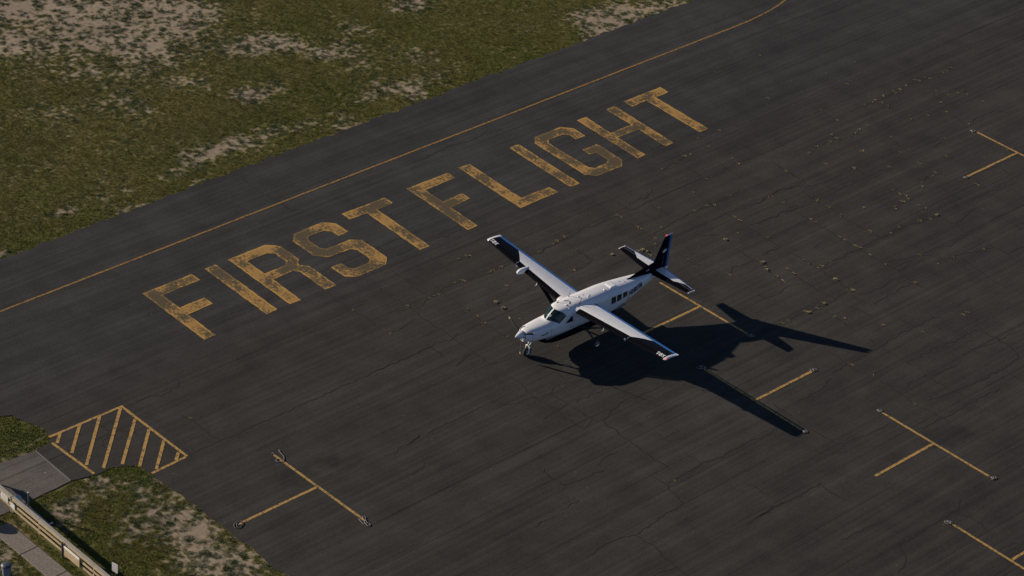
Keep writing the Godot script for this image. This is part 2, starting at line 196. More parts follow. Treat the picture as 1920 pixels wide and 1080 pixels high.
const SAND := [
	-2.84, -57.45, 2.86, 1, -1.01, -54.73, 3.81, 1, 1.59, -52.49, 3.81, 1, 4.68, -50.9, 3.33, 0.9, 4.09, -46.9, 2.86, 0.7, -4.93, -53.01, 2.86, 0.8,
	-2.38, -50.8, 3.33, 0.9, 0.18, -48.58, 3.33, 0.9, 0.96, -45.21, 2.38, 0.6, -5.08, -48.86, 2.14, 0.5, -2.87, -46.89, 2.38, 0.6, -4.01, -46.55, 0.76, 1,
	-6.58, -49.61, 1.43, 0.5, -4.22, -41.87, 1.9, 0.45, -6.64, -42.21, 1.43, 0.4, -9.62, -42.95, 1.67, 0.35, -0.26, -42.33, 1.43, 0.5, -6.82, -52.86, 1.9, 0.8,
	3.52, -44.88, 1.67, 0.7, 5.22, -44.01, 1.33, 0.7, 6.66, -43.7, 1.33, 0.8, 7.51, -42.64, 1.33, 0.8, 9.21, -42.65, 1.19, 0.9, 9.5, -41.78, 1.19, 0.8,
	10.27, -40.01, 0.95, 0.7, 10.8, -39.16, 0.76, 0.9, 12.83, -39.51, 1.43, 0.6, 14.86, -41.06, 1.05, 0.6, 15.14, -39.89, 1.05, 0.5, 12.38, -38.38, 1.19, 0.5,
	15.06, -38, 0.95, 0.4, 21, -41.94, 0.95, 0.8, 19.67, -41.91, 0.67, 0.7, 16.31, -34.74, 1.05, 0.5, 16.19, -35.78, 0.95, 0.4, 2.67, -37.67, 0.81, 1,
	4.83, -37.73, 0.67, 0.5, 4.2, -34.28, 0.57, 0.5, 8.04, -48.64, 0.57, 0.6, 7.1, -45.83, 0.57, 0.5, -6.21, -32.87, 0.76, 0.8, -4.72, -33.09, 0.86, 1,
	-3.57, -33.13, 0.86, 1, -2.41, -33.18, 0.86, 1, -1.47, -32.95, 0.76, 0.8, -7.62, -32.44, 0.67, 0.7, -8.51, -32.41, 0.57, 0.6, -5.73, -33.8, 0.57, 0.6,
	-0.28, -32.73, 0.67, 0.6, 1.19, -32.84, 0.67, 0.6, 2.6, -32.29, 0.57, 0.6, 4.34, -32.13, 0.67, 0.6, 6, -32.14, 0.57, 0.7, 6.29, -31.05, 0.67, 0.7,
	8.55, -32.62, 0.76, 0.6, 9.65, -32.77, 0.86, 0.7, 11.31, -33, 1.05, 0.9, 12.24, -32.36, 1.05, 1, 12.21, -31.47, 0.86, 0.8, 13.93, -32.59, 0.76, 0.6,
	15.39, -32.53, 0.76, 0.5, 17.43, -32.55, 0.76, 0.4, 4.99, -30.63, 0.76, 0.5, 5.97, -30.39, 0.57, 0.7, -16.52, -32.66, 0.52, 0.8, -15.96, -32.58, 0.43, 0.9,
	-17.36, -32.63, 0.38, 0.5, -11.72, -32.39, 0.48, 0.7, -13.16, -32.44, 0.43, 0.5, -11.49, -35.08, 0.43, 0.5, -13.34, -30.73, 0.57, 0.6, -12.73, -30.7, 0.57, 0.5,
	-11.79, -30.27, 0.48, 0.4, -7.41, -30.4, 0.48, 0.6, -22.16, -30.83, 0.29, 0.9, 30.73, -32.85, 1.19, 0.9, 29.75, -30.98, 1.05, 1, 31.64, -31.22, 1.43, 1,
	33.55, -31.45, 1.52, 1, 35.52, -31.16, 1.43, 1, 37.51, -30.86, 1.19, 0.8, 30.79, -29.78, 0.95, 0.8, 28.22, -30.53, 0.67, 0.8, 35.58, -30.09, 0.95, 0.6,
	33.32, -30.09, 0.95, 0.6, -30.83, -8.12, 0.57, 0.9, -29.57, -6.88, 0.67, 0.8, -29.64, -6.03, 0.67, 0.8, -29.73, -4.92, 0.95, 0.8, -29.8, -4.09, 1.05, 0.8,
	-29.76, -3.18, 1.05, 0.8, -28.9, -3.12, 0.86, 0.6, -29.64, -1.64, 1.33, 1, -29.85, -0.65, 1.24, 0.9, -30.71, -0.45, 1.05, 0.8, -30.21, 0.77, 1.43, 0.9,
	-29.85, 2.17, 1.43, 1, -28.9, 2.33, 1.14, 0.8, -28.89, -0.5, 0.86, 0.5, -28.11, -6.39, 0.57, 0.7, -28.26, -4.71, 0.67, 0.6, -33.74, -7.51, 0.76, 1,
	-34.11, -6.73, 0.76, 0.8, -34.19, -7.37, 0.57, 0.8, -32.46, -7.84, 0.67, 0.6, -30.96, -4.96, 0.76, 0.5, -31.41, -3.84, 0.86, 0.6, -32.55, -3.25, 0.67, 0.4,
	-30.81, -6.91, 0.57, 0.5, -31.25, -2.85, 0.76, 0.5, -28.86, 3.2, 0.95, 0.6, -31.22, -1.68, 0.76, 0.4, -33.17, -13.51, 0.95, 0.3, -31.52, -13.85, 0.67, 0.3,
	-37.51, -7.55, 0.67, 0.8, -38.62, -6.13, 0.76, 0.8, -39.15, -4.58, 0.76, 0.9, -36.67, -7.78, 0.48, 0.5
]
const LUSH := [
	-7.96, -27.96, 2.86, 1, -13.66, -28.84, 2.86, 0.8, -17.84, -29.87, 2.86, 1, 2.76, -34.82, 2.86, 0.8, 18.44, -31.39, 2.38, 1, 23.17, -32, 1.9, 1, 5.88, -34.02, 2.86, 0.8, 8.29, -34.62, 2.38, 0.6, 17.77, -40.58, 1.9, 0.5, -31.52, -13.85, 1.9, 1.4, -29.19, -8.41, 1.9, 1.3, -30.79, -8.69, 1.43, 1.3, -33.04, -6.51, 1.9, 1, -34.09, -1.59, 2.86, 1.3, -33.65, -4.65, 1.9, 1, -31.57, -0.25, 1.43, 0.8, -20.52, -30.64, 1.9, 1, 13.86, -30.79, 1.43, 1, 15.73, -39.98, 1.9, 0.5, 11.74, -43.66, 2.86, 0.3
]
const HATCH := [[-30, -13.28, -30.71, -12.56], [-28.67, -13.26, -30.58, -11.32], [-27.3, -13.26, -30.57, -9.91], [-25.9, -13.18, -29.99, -9.11], [-25.83, -11.85, -28.94, -8.79], [-25.8, -10.56, -28.31, -8.04], [-25.77, -9.19, -27.68, -7.3], [-25.75, -7.84, -26.32, -7.31]]
const CAM_YAW := -0.795205
const CAM_PITCH := -0.580068
const CAM_ROLL := 0.094700
const SUN_AZ := 1.09767
const SUN_LEN := 2.9283
const AIR_YAW := 3.12490


var M := {}
var rng := RandomNumberGenerator.new()
var names_used := {}

# ------------------------------------------------------------------ helpers
func lin(r: float, g: float, b: float) -> Color:
	return Color(r, g, b).linear_to_srgb()

func mat(r: float, g: float, b: float, rough := 0.8, metal := 0.0) -> StandardMaterial3D:
	var m := StandardMaterial3D.new()
	m.albedo_color = lin(r, g, b)
	m.roughness = rough
	m.metallic = metal
	return m

func numbered(called: String) -> String:
	if not names_used.has(called):
		names_used[called] = 0
		return called
	names_used[called] += 1
	return "%s_%03d" % [called, names_used[called]]

func tag(o: Node, label: String, category := "", group := "", kind := "") -> void:
	if label != "": o.set_meta("label", label)
	if category != "": o.set_meta("category", category)
	if group != "": o.set_meta("group", group)
	if kind != "": o.set_meta("kind", kind)

func top(called: String, at := Vector3.ZERO, turn := 0.0) -> Node3D:
	var o := Node3D.new()
	o.name = numbered(called)
	add_child(o)
	o.position = at
	o.rotation.y = turn
	return o

func begin() -> SurfaceTool:
	var st := SurfaceTool.new()
	st.begin(Mesh.PRIMITIVE_TRIANGLES)
	return st

func put(mesh: Mesh, called: String, m: Material, parent: Node = self) -> MeshInstance3D:
	var o := MeshInstance3D.new()
	o.mesh = mesh
	o.material_override = m
	o.name = numbered(called) if parent == self else called
	parent.add_child(o, true)
	return o

func done(st: SurfaceTool, called: String, m: Material, parent: Node = self) -> MeshInstance3D:
	return put(st.commit(), called, m, parent)

# one triangle, turned so that its front looks along the normals
func tri(st: SurfaceTool, a: Vector3, b: Vector3, c: Vector3, na: Vector3, nb: Vector3, nc: Vector3) -> void:
	if (b - a).cross(c - a).dot(na + nb + nc) > 0.0:
		var t := b; b = c; c = t
		t = nb; nb = nc; nc = t
	st.set_normal(na); st.add_vertex(a)
	st.set_normal(nb); st.add_vertex(b)
	st.set_normal(nc); st.add_vertex(c)

func flat_tri(st: SurfaceTool, a: Vector3, b: Vector3, c: Vector3, look: Vector3) -> void:
	var n := (b - a).cross(c - a).normalized()
	if n.dot(look) < 0.0: n = -n
	tri(st, a, b, c, n, n, n)

func quad(st: SurfaceTool, a: Vector3, b: Vector3, c: Vector3, d: Vector3, look: Vector3) -> void:
	flat_tri(st, a, b, c, look)
	flat_tri(st, a, c, d, look)

# a box with chamfered long edges, given by centre, half sizes and axes
func box(st: SurfaceTool, c: Vector3, h: Vector3, bv := 0.0, B := Basis.IDENTITY) -> void:
	var P := func(x: float, y: float, z: float) -> Vector3: return c + B * Vector3(x, y, z)
	if bv <= 0.0:
		for ax in 3:
			for s in [-1.0, 1.0]:
				var n := Vector3.ZERO; n[ax] = s
				var u := (ax + 1) % 3
				var v := (ax + 2) % 3
				var q := []
				for k in [[-1, -1], [1, -1], [1, 1], [-1, 1]]:
					var p := Vector3.ZERO
					p[ax] = s * h[ax]; p[u] = k[0] * h[u]; p[v] = k[1] * h[v]
					q.append(P.call(p.x, p.y, p.z))
				quad(st, q[0], q[1], q[2], q[3], B * n)
		return
	# chamfered: faces, edges, corners
	for ax in 3:
		var u := (ax + 1) % 3
		var v := (ax + 2) % 3
		for s in [-1.0, 1.0]:
			var n := Vector3.ZERO; n[ax] = s
			var q := []
			for k in [[-1, -1], [1, -1], [1, 1], [-1, 1]]:
				var p := Vector3.ZERO
				p[ax] = s * h[ax]; p[u] = k[0] * (h[u] - bv); p[v] = k[1] * (h[v] - bv)
				q.append(P.call(p.x, p.y, p.z))
			quad(st, q[0], q[1], q[2], q[3], B * n)
			for s2 in [-1.0, 1.0]:
				var q2 := []
				for k in [[-1, 0], [1, 0], [1, 1], [-1, 1]]:
					var p := Vector3.ZERO
					p[v] = k[0] * (h[v] - bv)
					p[ax] = s * (h[ax] if k[1] == 0 else h[ax] - bv)
					p[u] = s2 * (h[u] - bv if k[1] == 0 else h[u])
					q2.append(P.call(p.x, p.y, p.z))
				var n2 := Vector3.ZERO; n2[ax] = s; n2[u] = s2
				quad(st, q2[0], q2[1], q2[2], q2[3], B * n2)
	for a in [-1.0, 1.0]:
		for b in [-1.0, 1.0]:
			for d in [-1.0, 1.0]:
				flat_tri(st, P.call(a * h.x, b * (h.y - bv), d * (h.z - bv)), P.call(a * (h.x - bv), b * h.y, d * (h.z - bv)), P.call(a * (h.x - bv), b * (h.y - bv), d * h.z), B * Vector3(a, b, d))

func tube(st: SurfaceTool, pts: Array, radii, sides := 8, squash := 1.0, caps := true) -> void:
	var n := pts.size()
	var rings := []
	var norms := []
	var up := Vector3.UP
	for i in n:
		var t: Vector3 = (pts[mini(i + 1, n - 1)] - pts[maxi(i - 1, 0)]).normalized()
		if absf(t.dot(up)) > 0.97: up = Vector3.RIGHT
		var b := t.cross(up).normalized()
		var u := b.cross(t).normalized()
		up = u
		var r: float = radii[i] if radii is Array else radii
		var ring := []
		var nr := []
		for k in sides:
			var a := TAU * k / sides
			var d := b * cos(a) + u * sin(a) * squash
			ring.append(pts[i] + d * r)
			nr.append((b * cos(a) * squash + u * sin(a)).normalized())
		rings.append(ring); norms.append(nr)
	for i in n - 1:
		for k in sides:
			var k2 := (k + 1) % sides
			tri(st, rings[i][k], rings[i][k2], rings[i + 1][k2], norms[i][k], norms[i][k2], norms[i + 1][k2])
			tri(st, rings[i][k], rings[i + 1][k2], rings[i + 1][k], norms[i][k], norms[i + 1][k2], norms[i + 1][k])
	if caps:
		for e in [0, n - 1]:
			var look: Vector3 = (pts[0] - pts[1]) if e == 0 else (pts[n - 1] - pts[n - 2])
			for k in sides:
				flat_tri(st, pts[e], rings[e][k], rings[e][(k + 1) % sides], look)

# lathe round an axis: profile of [along, radius]
func lathe(st: SurfaceTool, origin: Vector3, axis: Vector3, profile: Array, sides := 24) -> void:
	var a := axis.normalized()
	var u := a.cross(Vector3.UP if absf(a.y) < 0.9 else Vector3.RIGHT).normalized()
	var v := a.cross(u)
	for i in profile.size() - 1:
		var p0 = profile[i]
		var p1 = profile[i + 1]
		var d := Vector2(p1[0] - p0[0], p1[1] - p0[1])
		var nn := Vector2(-d.y, d.x).normalized()   # (along, radial)
		for k in sides:
			var q := []
			var no := []
			for e in [[p0, k], [p0, k + 1], [p1, k + 1], [p1, k]]:
				var an: float = TAU * e[1] / sides
				var rd := u * cos(an) + v * sin(an)
				q.append(origin + a * e[0][0] + rd * e[0][1])
				var nv := a * nn.x + rd * nn.y
				no.append(nv)
			if p0[1] > 1e-5: tri(st, q[0], q[1], q[2], no[0], no[1], no[2])
			if p1[1] > 1e-5: tri(st, q[0], q[2], q[3], no[0], no[2], no[3])

# rows of points with smooth normals; looks away from inside(i, j)
func sheet(st: SurfaceTool, P: Array, inside: Callable) -> void:
	var ni := P.size()
	var nj: int = P[0].size()
	var N := []
	for i in ni:
		var r := []
		for j in nj:
			var di: Vector3 = P[mini(i + 1, ni - 1)][j] - P[maxi(i - 1, 0)][j]
			var dj: Vector3 = P[i][mini(j + 1, nj - 1)] - P[i][maxi(j - 1, 0)]
			var n := di.cross(dj)
			n = n.normalized() if n.length() > 1e-9 else Vector3.UP
			if n.dot(P[i][j] - inside.call(i, j)) < 0.0: n = -n
			r.append(n)
		N.append(r)
	for i in ni - 1:
		for j in nj - 1:
			tri(st, P[i][j], P[i + 1][j], P[i + 1][j + 1], N[i][j], N[i + 1][j], N[i + 1][j + 1])
			tri(st, P[i][j], P[i + 1][j + 1], P[i][j + 1], N[i][j], N[i + 1][j + 1], N[i][j + 1])

# flat polygon on the ground with planar texture coordinates and a thin edge
func ground_poly(poly: PackedVector2Array, y: float, uv: Rect2, skirt := 0.0) -> ArrayMesh:
	var st := begin()
	var idx := Geometry2D.triangulate_polygon(poly)
	for k in range(0, idx.size(), 3):
		var q := [poly[idx[k]], poly[idx[k + 1]], poly[idx[k + 2]]]
		if (q[1] - q[0]).cross(q[2] - q[0]) < 0.0: q = [q[0], q[2], q[1]]
		for p in q:
			st.set_normal(Vector3.UP)
			st.set_uv((p - uv.position) / uv.size)
			st.add_vertex(Vector3(p.x, y, p.y))
	if skirt > 0.0:
		var n := poly.size()
		for i in n:
			var a := poly[i]
			var b := poly[(i + 1) % n]
			var d := (b - a).orthogonal().normalized()
			var o := 1.0 if not Geometry2D.is_point_in_polygon((a + b) * 0.5 + d * 0.01, poly) else -1.0
			var nn := Vector3(d.x, 0, d.y) * o
			st.set_uv((a - uv.position) / uv.size)
			quad(st, Vector3(a.x, y, a.y), Vector3(b.x, y, b.y), Vector3(b.x, y - skirt, b.y), Vector3(a.x, y - skirt, a.y), nn)
	return st.commit()

func pv(a: Array) -> PackedVector2Array:
	var r := PackedVector2Array()
	for i in range(0, a.size(), 2): r.append(Vector2(a[i], a[i + 1]))
	return r

func noise(seed_: int, freq: float, oct := 4) -> FastNoiseLite:
	var n := FastNoiseLite.new()
	n.seed = seed_
	n.frequency = freq
	n.noise_type = FastNoiseLite.TYPE_SIMPLEX_SMOOTH
	n.fractal_type = FastNoiseLite.FRACTAL_FBM
	n.fractal_octaves = oct
	return n

# noise picture of w x h values 0..255, drawn small and stretched to size when sx or sy > 1
func field(seed_: int, freq: float, w: int, h: int, sx := 1, sy := 1, oct := 4) -> PackedByteArray:
	var im := noise(seed_, freq, oct).get_image(w / sx, h / sy, false, false, false)
	im.convert(Image.FORMAT_L8)
	if sx > 1 or sy > 1: im.resize(w, h, Image.INTERPOLATE_CUBIC)
	return im.get_data()

func picture(w: int, h: int, data: PackedByteArray) -> ImageTexture:
	var im := Image.create_from_data(w, h, false, Image.FORMAT_RGB8, data)
	im.generate_mipmaps()
	return ImageTexture.create_from_image(im)

# ------------------------------------------------------------------ the scene
func _ready() -> void:
	rng.seed = 41
	var cam := Camera3D.new()
	cam.name = "camera"
	cam.fov = 12.1766
	cam.near = 1.0
	cam.far = 3000.0
	add_child(cam)
	cam.position = Vector3(-100.0, 92.789, 90.0)
	cam.rotation_order = EULER_ORDER_YXZ
	cam.rotation = Vector3(CAM_PITCH, CAM_YAW, CAM_ROLL)
	cam.current = true

	var env := Environment.new()
	env.background_mode = Environment.BG_SKY
	var sky := Sky.new()
	var sm := ProceduralSkyMaterial.new()
	sm.sky_top_color = Color(0.085, 0.155, 0.29)
	sm.sky_horizon_color = Color(0.49, 0.585, 0.72)
	sm.sky_curve = 0.36
	sm.ground_bottom_color = Color(0.10, 0.095, 0.085)
	sm.ground_horizon_color = Color(0.30, 0.36, 0.42)
	sm.sun_angle_max = 1.0
	sm.sky_energy_multiplier = 1.0
	sky.sky_material = sm
	env.sky = sky
	env.tonemap_mode = Environment.TONE_MAPPER_LINEAR
	env.tonemap_exposure = 1.18
	env.sdfgi_enabled = true
	env.ssao_enabled = true
	env.ssil_enabled = true
	var we := WorldEnvironment.new()
	we.name = "world_environment"
	we.environment = env
	add_child(we)

	var sun := DirectionalLight3D.new()
	sun.name = "sun"
	add_child(sun)
	sun.light_energy = 1.6
	sun.light_color = Color(1.0, 0.935, 0.86)
	sun.light_angular_distance = 0.5
	sun.shadow_enabled = true
	sun.look_at_from_position(Vector3.ZERO, Vector3(cos(SUN_AZ) * SUN_LEN, -1.0, sin(SUN_AZ) * SUN_LEN), Vector3.UP)

	materials()
	terrain()
	apron()
	markings()
	airplane()
	fence_corner()
	ropes()
	weeds()
	grass()

func materials() -> void:
	M.white = mat(0.78, 0.78, 0.77, 0.28)
	M.white.clearcoat_enabled = true
	M.white.clearcoat = 0.6
	M.white.clearcoat_roughness = 0.12
	M.black = mat(0.006, 0.007, 0.012, 0.35)
	M.black.metallic_specular = 0.1
	M.boot = mat(0.005, 0.005, 0.007, 0.5)
	M.boot.metallic_specular = 0.06
	M.blue = mat(0.018, 0.14, 0.42, 0.35)
	M.metal = mat(0.62, 0.62, 0.63, 0.32, 0.9)
	M.steel = mat(0.40, 0.41, 0.43, 0.4, 0.8)
	M.tyre = mat(0.018, 0.018, 0.019, 0.85)
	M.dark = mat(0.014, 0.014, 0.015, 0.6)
	M.lining = mat(0.26, 0.27, 0.22, 0.9)
	M.seat = mat(0.03, 0.03, 0.034, 0.8)
	M.seam = mat(0.30, 0.30, 0.31, 0.5)
	M.red = mat(0.75, 0.03, 0.02, 0.3)
	M.red.emission_enabled = true
	M.red.emission = Color(1.0, 0.12, 0.08)
	M.red.emission_energy_multiplier = 0.8
	M.flag_red = mat(0.45, 0.05, 0.06, 0.4)
	M.tip_yellow = mat(0.34, 0.30, 0.17, 0.5)
	M.letter_dark = mat(0.02, 0.02, 0.03, 0.5)
	M.letter_grey = mat(0.30, 0.32, 0.35, 0.5)
	M.sheet_white = mat(0.7, 0.72, 0.7, 0.8)
	var g := StandardMaterial3D.new()
	g.transparency = BaseMaterial3D.TRANSPARENCY_ALPHA
	g.albedo_color = Color(0.10, 0.24, 0.21, 0.45)
	g.roughness = 0.04
	g.metallic_specular = 0.6
	M.glass = g
	M.dark_glass = mat(0.012, 0.022, 0.022, 0.06)
	M.side_glass = g.duplicate()
	M.side_glass.albedo_color = Color(0.08, 0.26, 0.15, 0.34)
	M.rope = mat(0.29, 0.275, 0.25, 0.9)
	M.rope_dark = mat(0.14, 0.135, 0.13, 0.9)

# ------------------------------------------------------------------ ground
const APRON_UV := Rect2(-46, -34, 120, 70)
const FIELD_UV := Rect2(-48, -76, 128, 96)
var sand_noise: FastNoiseLite
var sand_fine: FastNoiseLite

func blob(list: Array, x: float, z: float) -> float:
	var v := 0.0
	for i in range(0, list.size(), 4):
		var dx: float = x - list[i]
		var dz: float = z - list[i + 1]
		var r: float = list[i + 2] * 1.25
		var d := (dx * dx + dz * dz) / (r * r)
		if d < 4.0: v = maxf(v, list[i + 3] * exp(-d * 0.9))
	return v

const CW := 256
const CH := 192
var sand_cells := PackedFloat32Array()
var lush_cells := PackedFloat32Array()

func cells() -> void:
	sand_cells.resize(CW * CH)
	lush_cells.resize(CW * CH)
	for j in CH:
		var z := FIELD_UV.position.y + (j + 0.5) / CH * FIELD_UV.size.y
		for i in CW:
			var x := FIELD_UV.position.x + (i + 0.5) / CW * FIELD_UV.size.x
			sand_cells[j * CW + i] = blob(SAND, x, z)
			lush_cells[j * CW + i] = blob(LUSH, x, z)

func cell(a: PackedFloat32Array, x: float, z: float) -> float:
	var fx := clampf((x - FIELD_UV.position.x) / FIELD_UV.size.x * CW - 0.5, 0.0, CW - 1.01)
	var fz := clampf((z - FIELD_UV.position.y) / FIELD_UV.size.y * CH - 0.5, 0.0, CH - 1.01)
	var i := int(fx)
	var j := int(fz)
	var u := fx - i
	var v := fz - j
	var k := j * CW + i
	return lerpf(lerpf(a[k], a[k + 1], u), lerpf(a[k + CW], a[k + CW + 1], u), v)

# how bare the ground is, 0 grass .. 1 sand
func bare(x: float, z: float) -> float:
	var b := cell(sand_cells, x, z)
	b = 0.86 * b + 0.34 * sand_noise.get_noise_2d(x, z * 1.3) + 0.62 * sand_fine.get_noise_2d(x * 0.8, z * 1.2)
	return smoothstep(0.14, 0.66, b)

func terrain() -> void:
	sand_noise = noise(7, 0.16, 3)
	sand_fine = noise(8, 1.9, 4)
	cells()
	var w := 1024
	var h := 768
	var grain := field(31, 0.35, w, h, 1, 1, 2)
	var tone := field(32, 0.02, w, h, 1, 1, 4)
	var data := PackedByteArray()
	data.resize(w * h * 3)
	var k := 0
	for j in h:
		var z := FIELD_UV.position.y + (j + 0.5) / h * FIELD_UV.size.y
		for i in w:
			var x := FIELD_UV.position.x + (i + 0.5) / w * FIELD_UV.size.x
			var b := bare(x, z)
			var gr := (grain[j * w + i] - 128) / 128.0
			var to := (tone[j * w + i] - 128) / 128.0
			var s := 1.0 + 0.16 * gr + 0.10 * to
			# sRGB values of dry sand and of the thatch under the grass
			data[k] = int(clampf(lerpf(92, 146, b) * s, 0, 255))
			data[k + 1] = int(clampf(lerpf(86, 131, b) * s, 0, 255))
			data[k + 2] = int(clampf(lerpf(36, 110, b) * s, 0, 255))
			k += 3
	var m := StandardMaterial3D.new()
	m.albedo_texture = picture(w, h, data)
	m.roughness = 0.95
	M.field = m
	var big := pv([-700, -700, 900, -700, 900, 700, -700, 700])
	var o := put(ground_poly(big, -0.04, FIELD_UV), "ground", m)
	tag(o, "sandy ground with sparse grass round the apron", "", "", "structure")

func wobble(pts: Array, step: float, amp: float, n: FastNoiseLite) -> PackedVector2Array:
	var src := pv(pts)
	var r := PackedVector2Array()
	for i in src.size() - 1:
		var a := src[i]
		var b := src[i + 1]
		var c := maxi(1, int(a.distance_to(b) / step))
		for q in c:
			var p := a.lerp(b, float(q) / c)
			r.append(p + Vector2(n.get_noise_2d(p.x * 3.0, p.y * 3.0), n.get_noise_2d(p.y * 3.0 + 50.0, p.x * 3.0)) * amp)
	r.append(src[src.size() - 1])
	return r

# oil and tar stains: x, z, half length, half width, depth of colour
const STAINS := [[-20.77, -2.03, 1.6, 0.7, 0.30], [-19.07, -1.50, 1.0, 0.6, 0.20], [11.39, 17.57, 1.8, 1.0, 0.25], [10.58, -1.95, 1.6, 1.2, 0.20], [12.10, -9.75, 1.0, 0.8, 0.10], [-1.15, 6.34, 1.6, 0.9, 0.14], [-14.71, 5.41, 1.2, 0.6, 0.14], [-4.83, 1.98, 1.5, 0.8, 0.10], [-15.71, -14.11, 2.6, 1.6, 0.10], [18.04, 4.55, 2.0, 0.8, 0.10], [-23.29, -15.55, 2.0, 0.9, 0.10], [15.86, 17.20, 1.6, 0.8, 0.15], [-20.49, -0.72, 1.2, 0.5, 0.20]]
var apron_edge: PackedVector2Array

func apron() -> void:
	var w := 2048
	var h := 1024
	var streak := field(51, 0.055, w, h, 16, 1, 4)
	var streak2 := field(52, 0.2, w, h, 64, 1, 3)
	var broad := field(53, 0.006, w, h, 2, 1, 4)
	var blot := field(54, 0.02, w, h, 1, 1, 3)
	var data := PackedByteArray()
	data.resize(w * h * 3)
	var r2 := RandomNumberGenerator.new()
	r2.seed = 9
	var lane := PackedFloat32Array()
	var seam := PackedFloat32Array()
	for j in h:
		var z := APRON_UV.position.y + (j + 0.5) / h * APRON_UV.size.y
		var li := int(floor((z + 100.0) / 3.05))
		r2.seed = 900 + li
		lane.append(r2.randf_range(-0.03, 0.03))
		var off := fposmod(z + 100.0, 3.05)
		seam.append(1.0 if off < 0.075 else (0.6 if absf(off - 1.52) < 0.04 and li % 2 == 0 else 0.0))
	var k := 0
	for j in h:
		var z := APRON_UV.position.y + (j + 0.5) / h * APRON_UV.size.y
		var cool := smoothstep(-12.0, -20.0, z)
		var ln := lane[j]
		var near_stains := []
		for t in STAINS:
			if absf(z - t[1]) < t[3] * 2.2: near_stains.append(t)
		for i in w:
			var q := j * w + i
			var s := 1.0 + ln + 0.115 * (streak[q] - 128) / 128.0 + 0.125 * (streak2[q] - 128) / 128.0 + 0.08 * (broad[q] - 128) / 128.0 + 0.11 * (blot[q] - 128) / 128.0
			s += (float(((i * 7919 + j * 104729) ^ (i * j + 12345)) % 97) / 97.0 - 0.5) * 0.17
			if seam[j] > 0.0: s -= seam[j] * 0.2 * smoothstep(100.0, 150.0, float(streak[q]))
			if not near_stains.is_empty():
				var x := APRON_UV.position.x + (i + 0.5) / w * APRON_UV.size.x
				for t in near_stains:
					var dx: float = (x - t[0]) / t[2]
					var dz: float = (z - t[1]) / t[3]
					var d := dx * dx + dz * dz
					if d < 4.0: s -= 0.35 * t[4] * smoothstep(1.6, 0.2, d + (blot[q] - 128) / 50.0)
			data[k] = int(clampf(lerpf(93.5, 92.5, cool) * s, 0, 255))
			data[k + 1] = int(clampf(lerpf(91.3, 91.8, cool) * s, 0, 255))
			data[k + 2] = int(clampf(lerpf(87.5, 91.3, cool) * s, 0, 255))
			k += 3
	# pale stones and litter lying about
	r2.seed = 12
	for i in 260:
		var q := (r2.randi_range(2, h - 3) * w + r2.randi_range(2, w - 3)) * 3
		for c in 3: data[q + c] = r2.randi_range(130, 190)
	var m := StandardMaterial3D.new()
	m.albedo_texture = picture(w, h, data)
	m.roughness = 0.92
	m.metallic_specular = 0.3
	var nt := NoiseTexture2D.new()
	nt.width = 512; nt.height = 512
	nt.seamless = true
	nt.as_normal_map = true
	nt.bump_strength = 1.2
	nt.noise = noise(61, 0.12, 3)
	m.albedo_color = Color(0.643, 0.643, 0.643)
	M.asphalt = m
	var en := noise(71, 0.35, 3)
	var edge := [-160, -30.3, -60, -30.25, -22.7, -30.27, 0, -30.3, 38.9, -30.27, 100, -30.3, 240, -30.3]
	var north := wobble(edge, 0.3, 0.32, en)
	var west := wobble([-27.5, 120, -27.6, 20, -27.7, 4.35, -27.75, 1.78, -27.85, -1.05, -27.9, -3.72, -28.04, -5.44, -28.17, -6.8, -28.2, -7.6, -28.4, -8.2, -28.8, -8.65, -29.6, -8.9, -30.69, -8.98, -32.03, -9.26], 0.35, 0.2, en)
	var west2 := wobble([-32.18, -12.72, -30.97, -12.75, -30.62, -13.3, -30.45, -14.0, -30.89, -15.2, -31.24, -16.23, -31.8, -16.64, -34, -17.3, -160, -18], 0.35, 0.2, en)
	var poly := PackedVector2Array()
	poly.append_array(north)
	poly.append(Vector2(240, 120))
	poly.append_array(west)
	poly.append_array(west2)
	apron_edge = poly
	var a := put(ground_poly(poly, 0.0, APRON_UV, 0.05), "apron", m)
	tag(a, "dark weathered asphalt apron with cracks", "", "", "structure")
	# lighter pad that leads to the gate, and the kerb strip between the two
	var pm := m.duplicate() as StandardMaterial3D
	pm.albedo_color = Color(1, 0.98, 0.97)
	var pad := put(ground_poly(pv([-32.06, -12.71, -31.98, -9.27, -32.6, -9.24, -33.2, -9.19, -33.8, -9.20, -34.46, -9.15, -35.2, -9.13, -36.3, -9.02, -60, -9.0, -60, -12.95, -34.3, -12.88]), -0.004, APRON_UV, 0.04), "pavement", pm)
	tag(pad, "lighter grey pavement leading through the fence", "", "", "structure")
	var st := begin()
	box(st, Vector3(-32.07, 0.008, -10.98), Vector3(0.045, 0.014, 1.7), 0.006)
	done(st, "drain_strip", mat(0.12, 0.13, 0.13, 0.7), pad)
	# cracks: narrow near-black strips laid on the asphalt, each a piece of the apron
	var cm := mat(0.011, 0.010, 0.009, 0.98)
	var cn := noise(81, 1.3, 2)
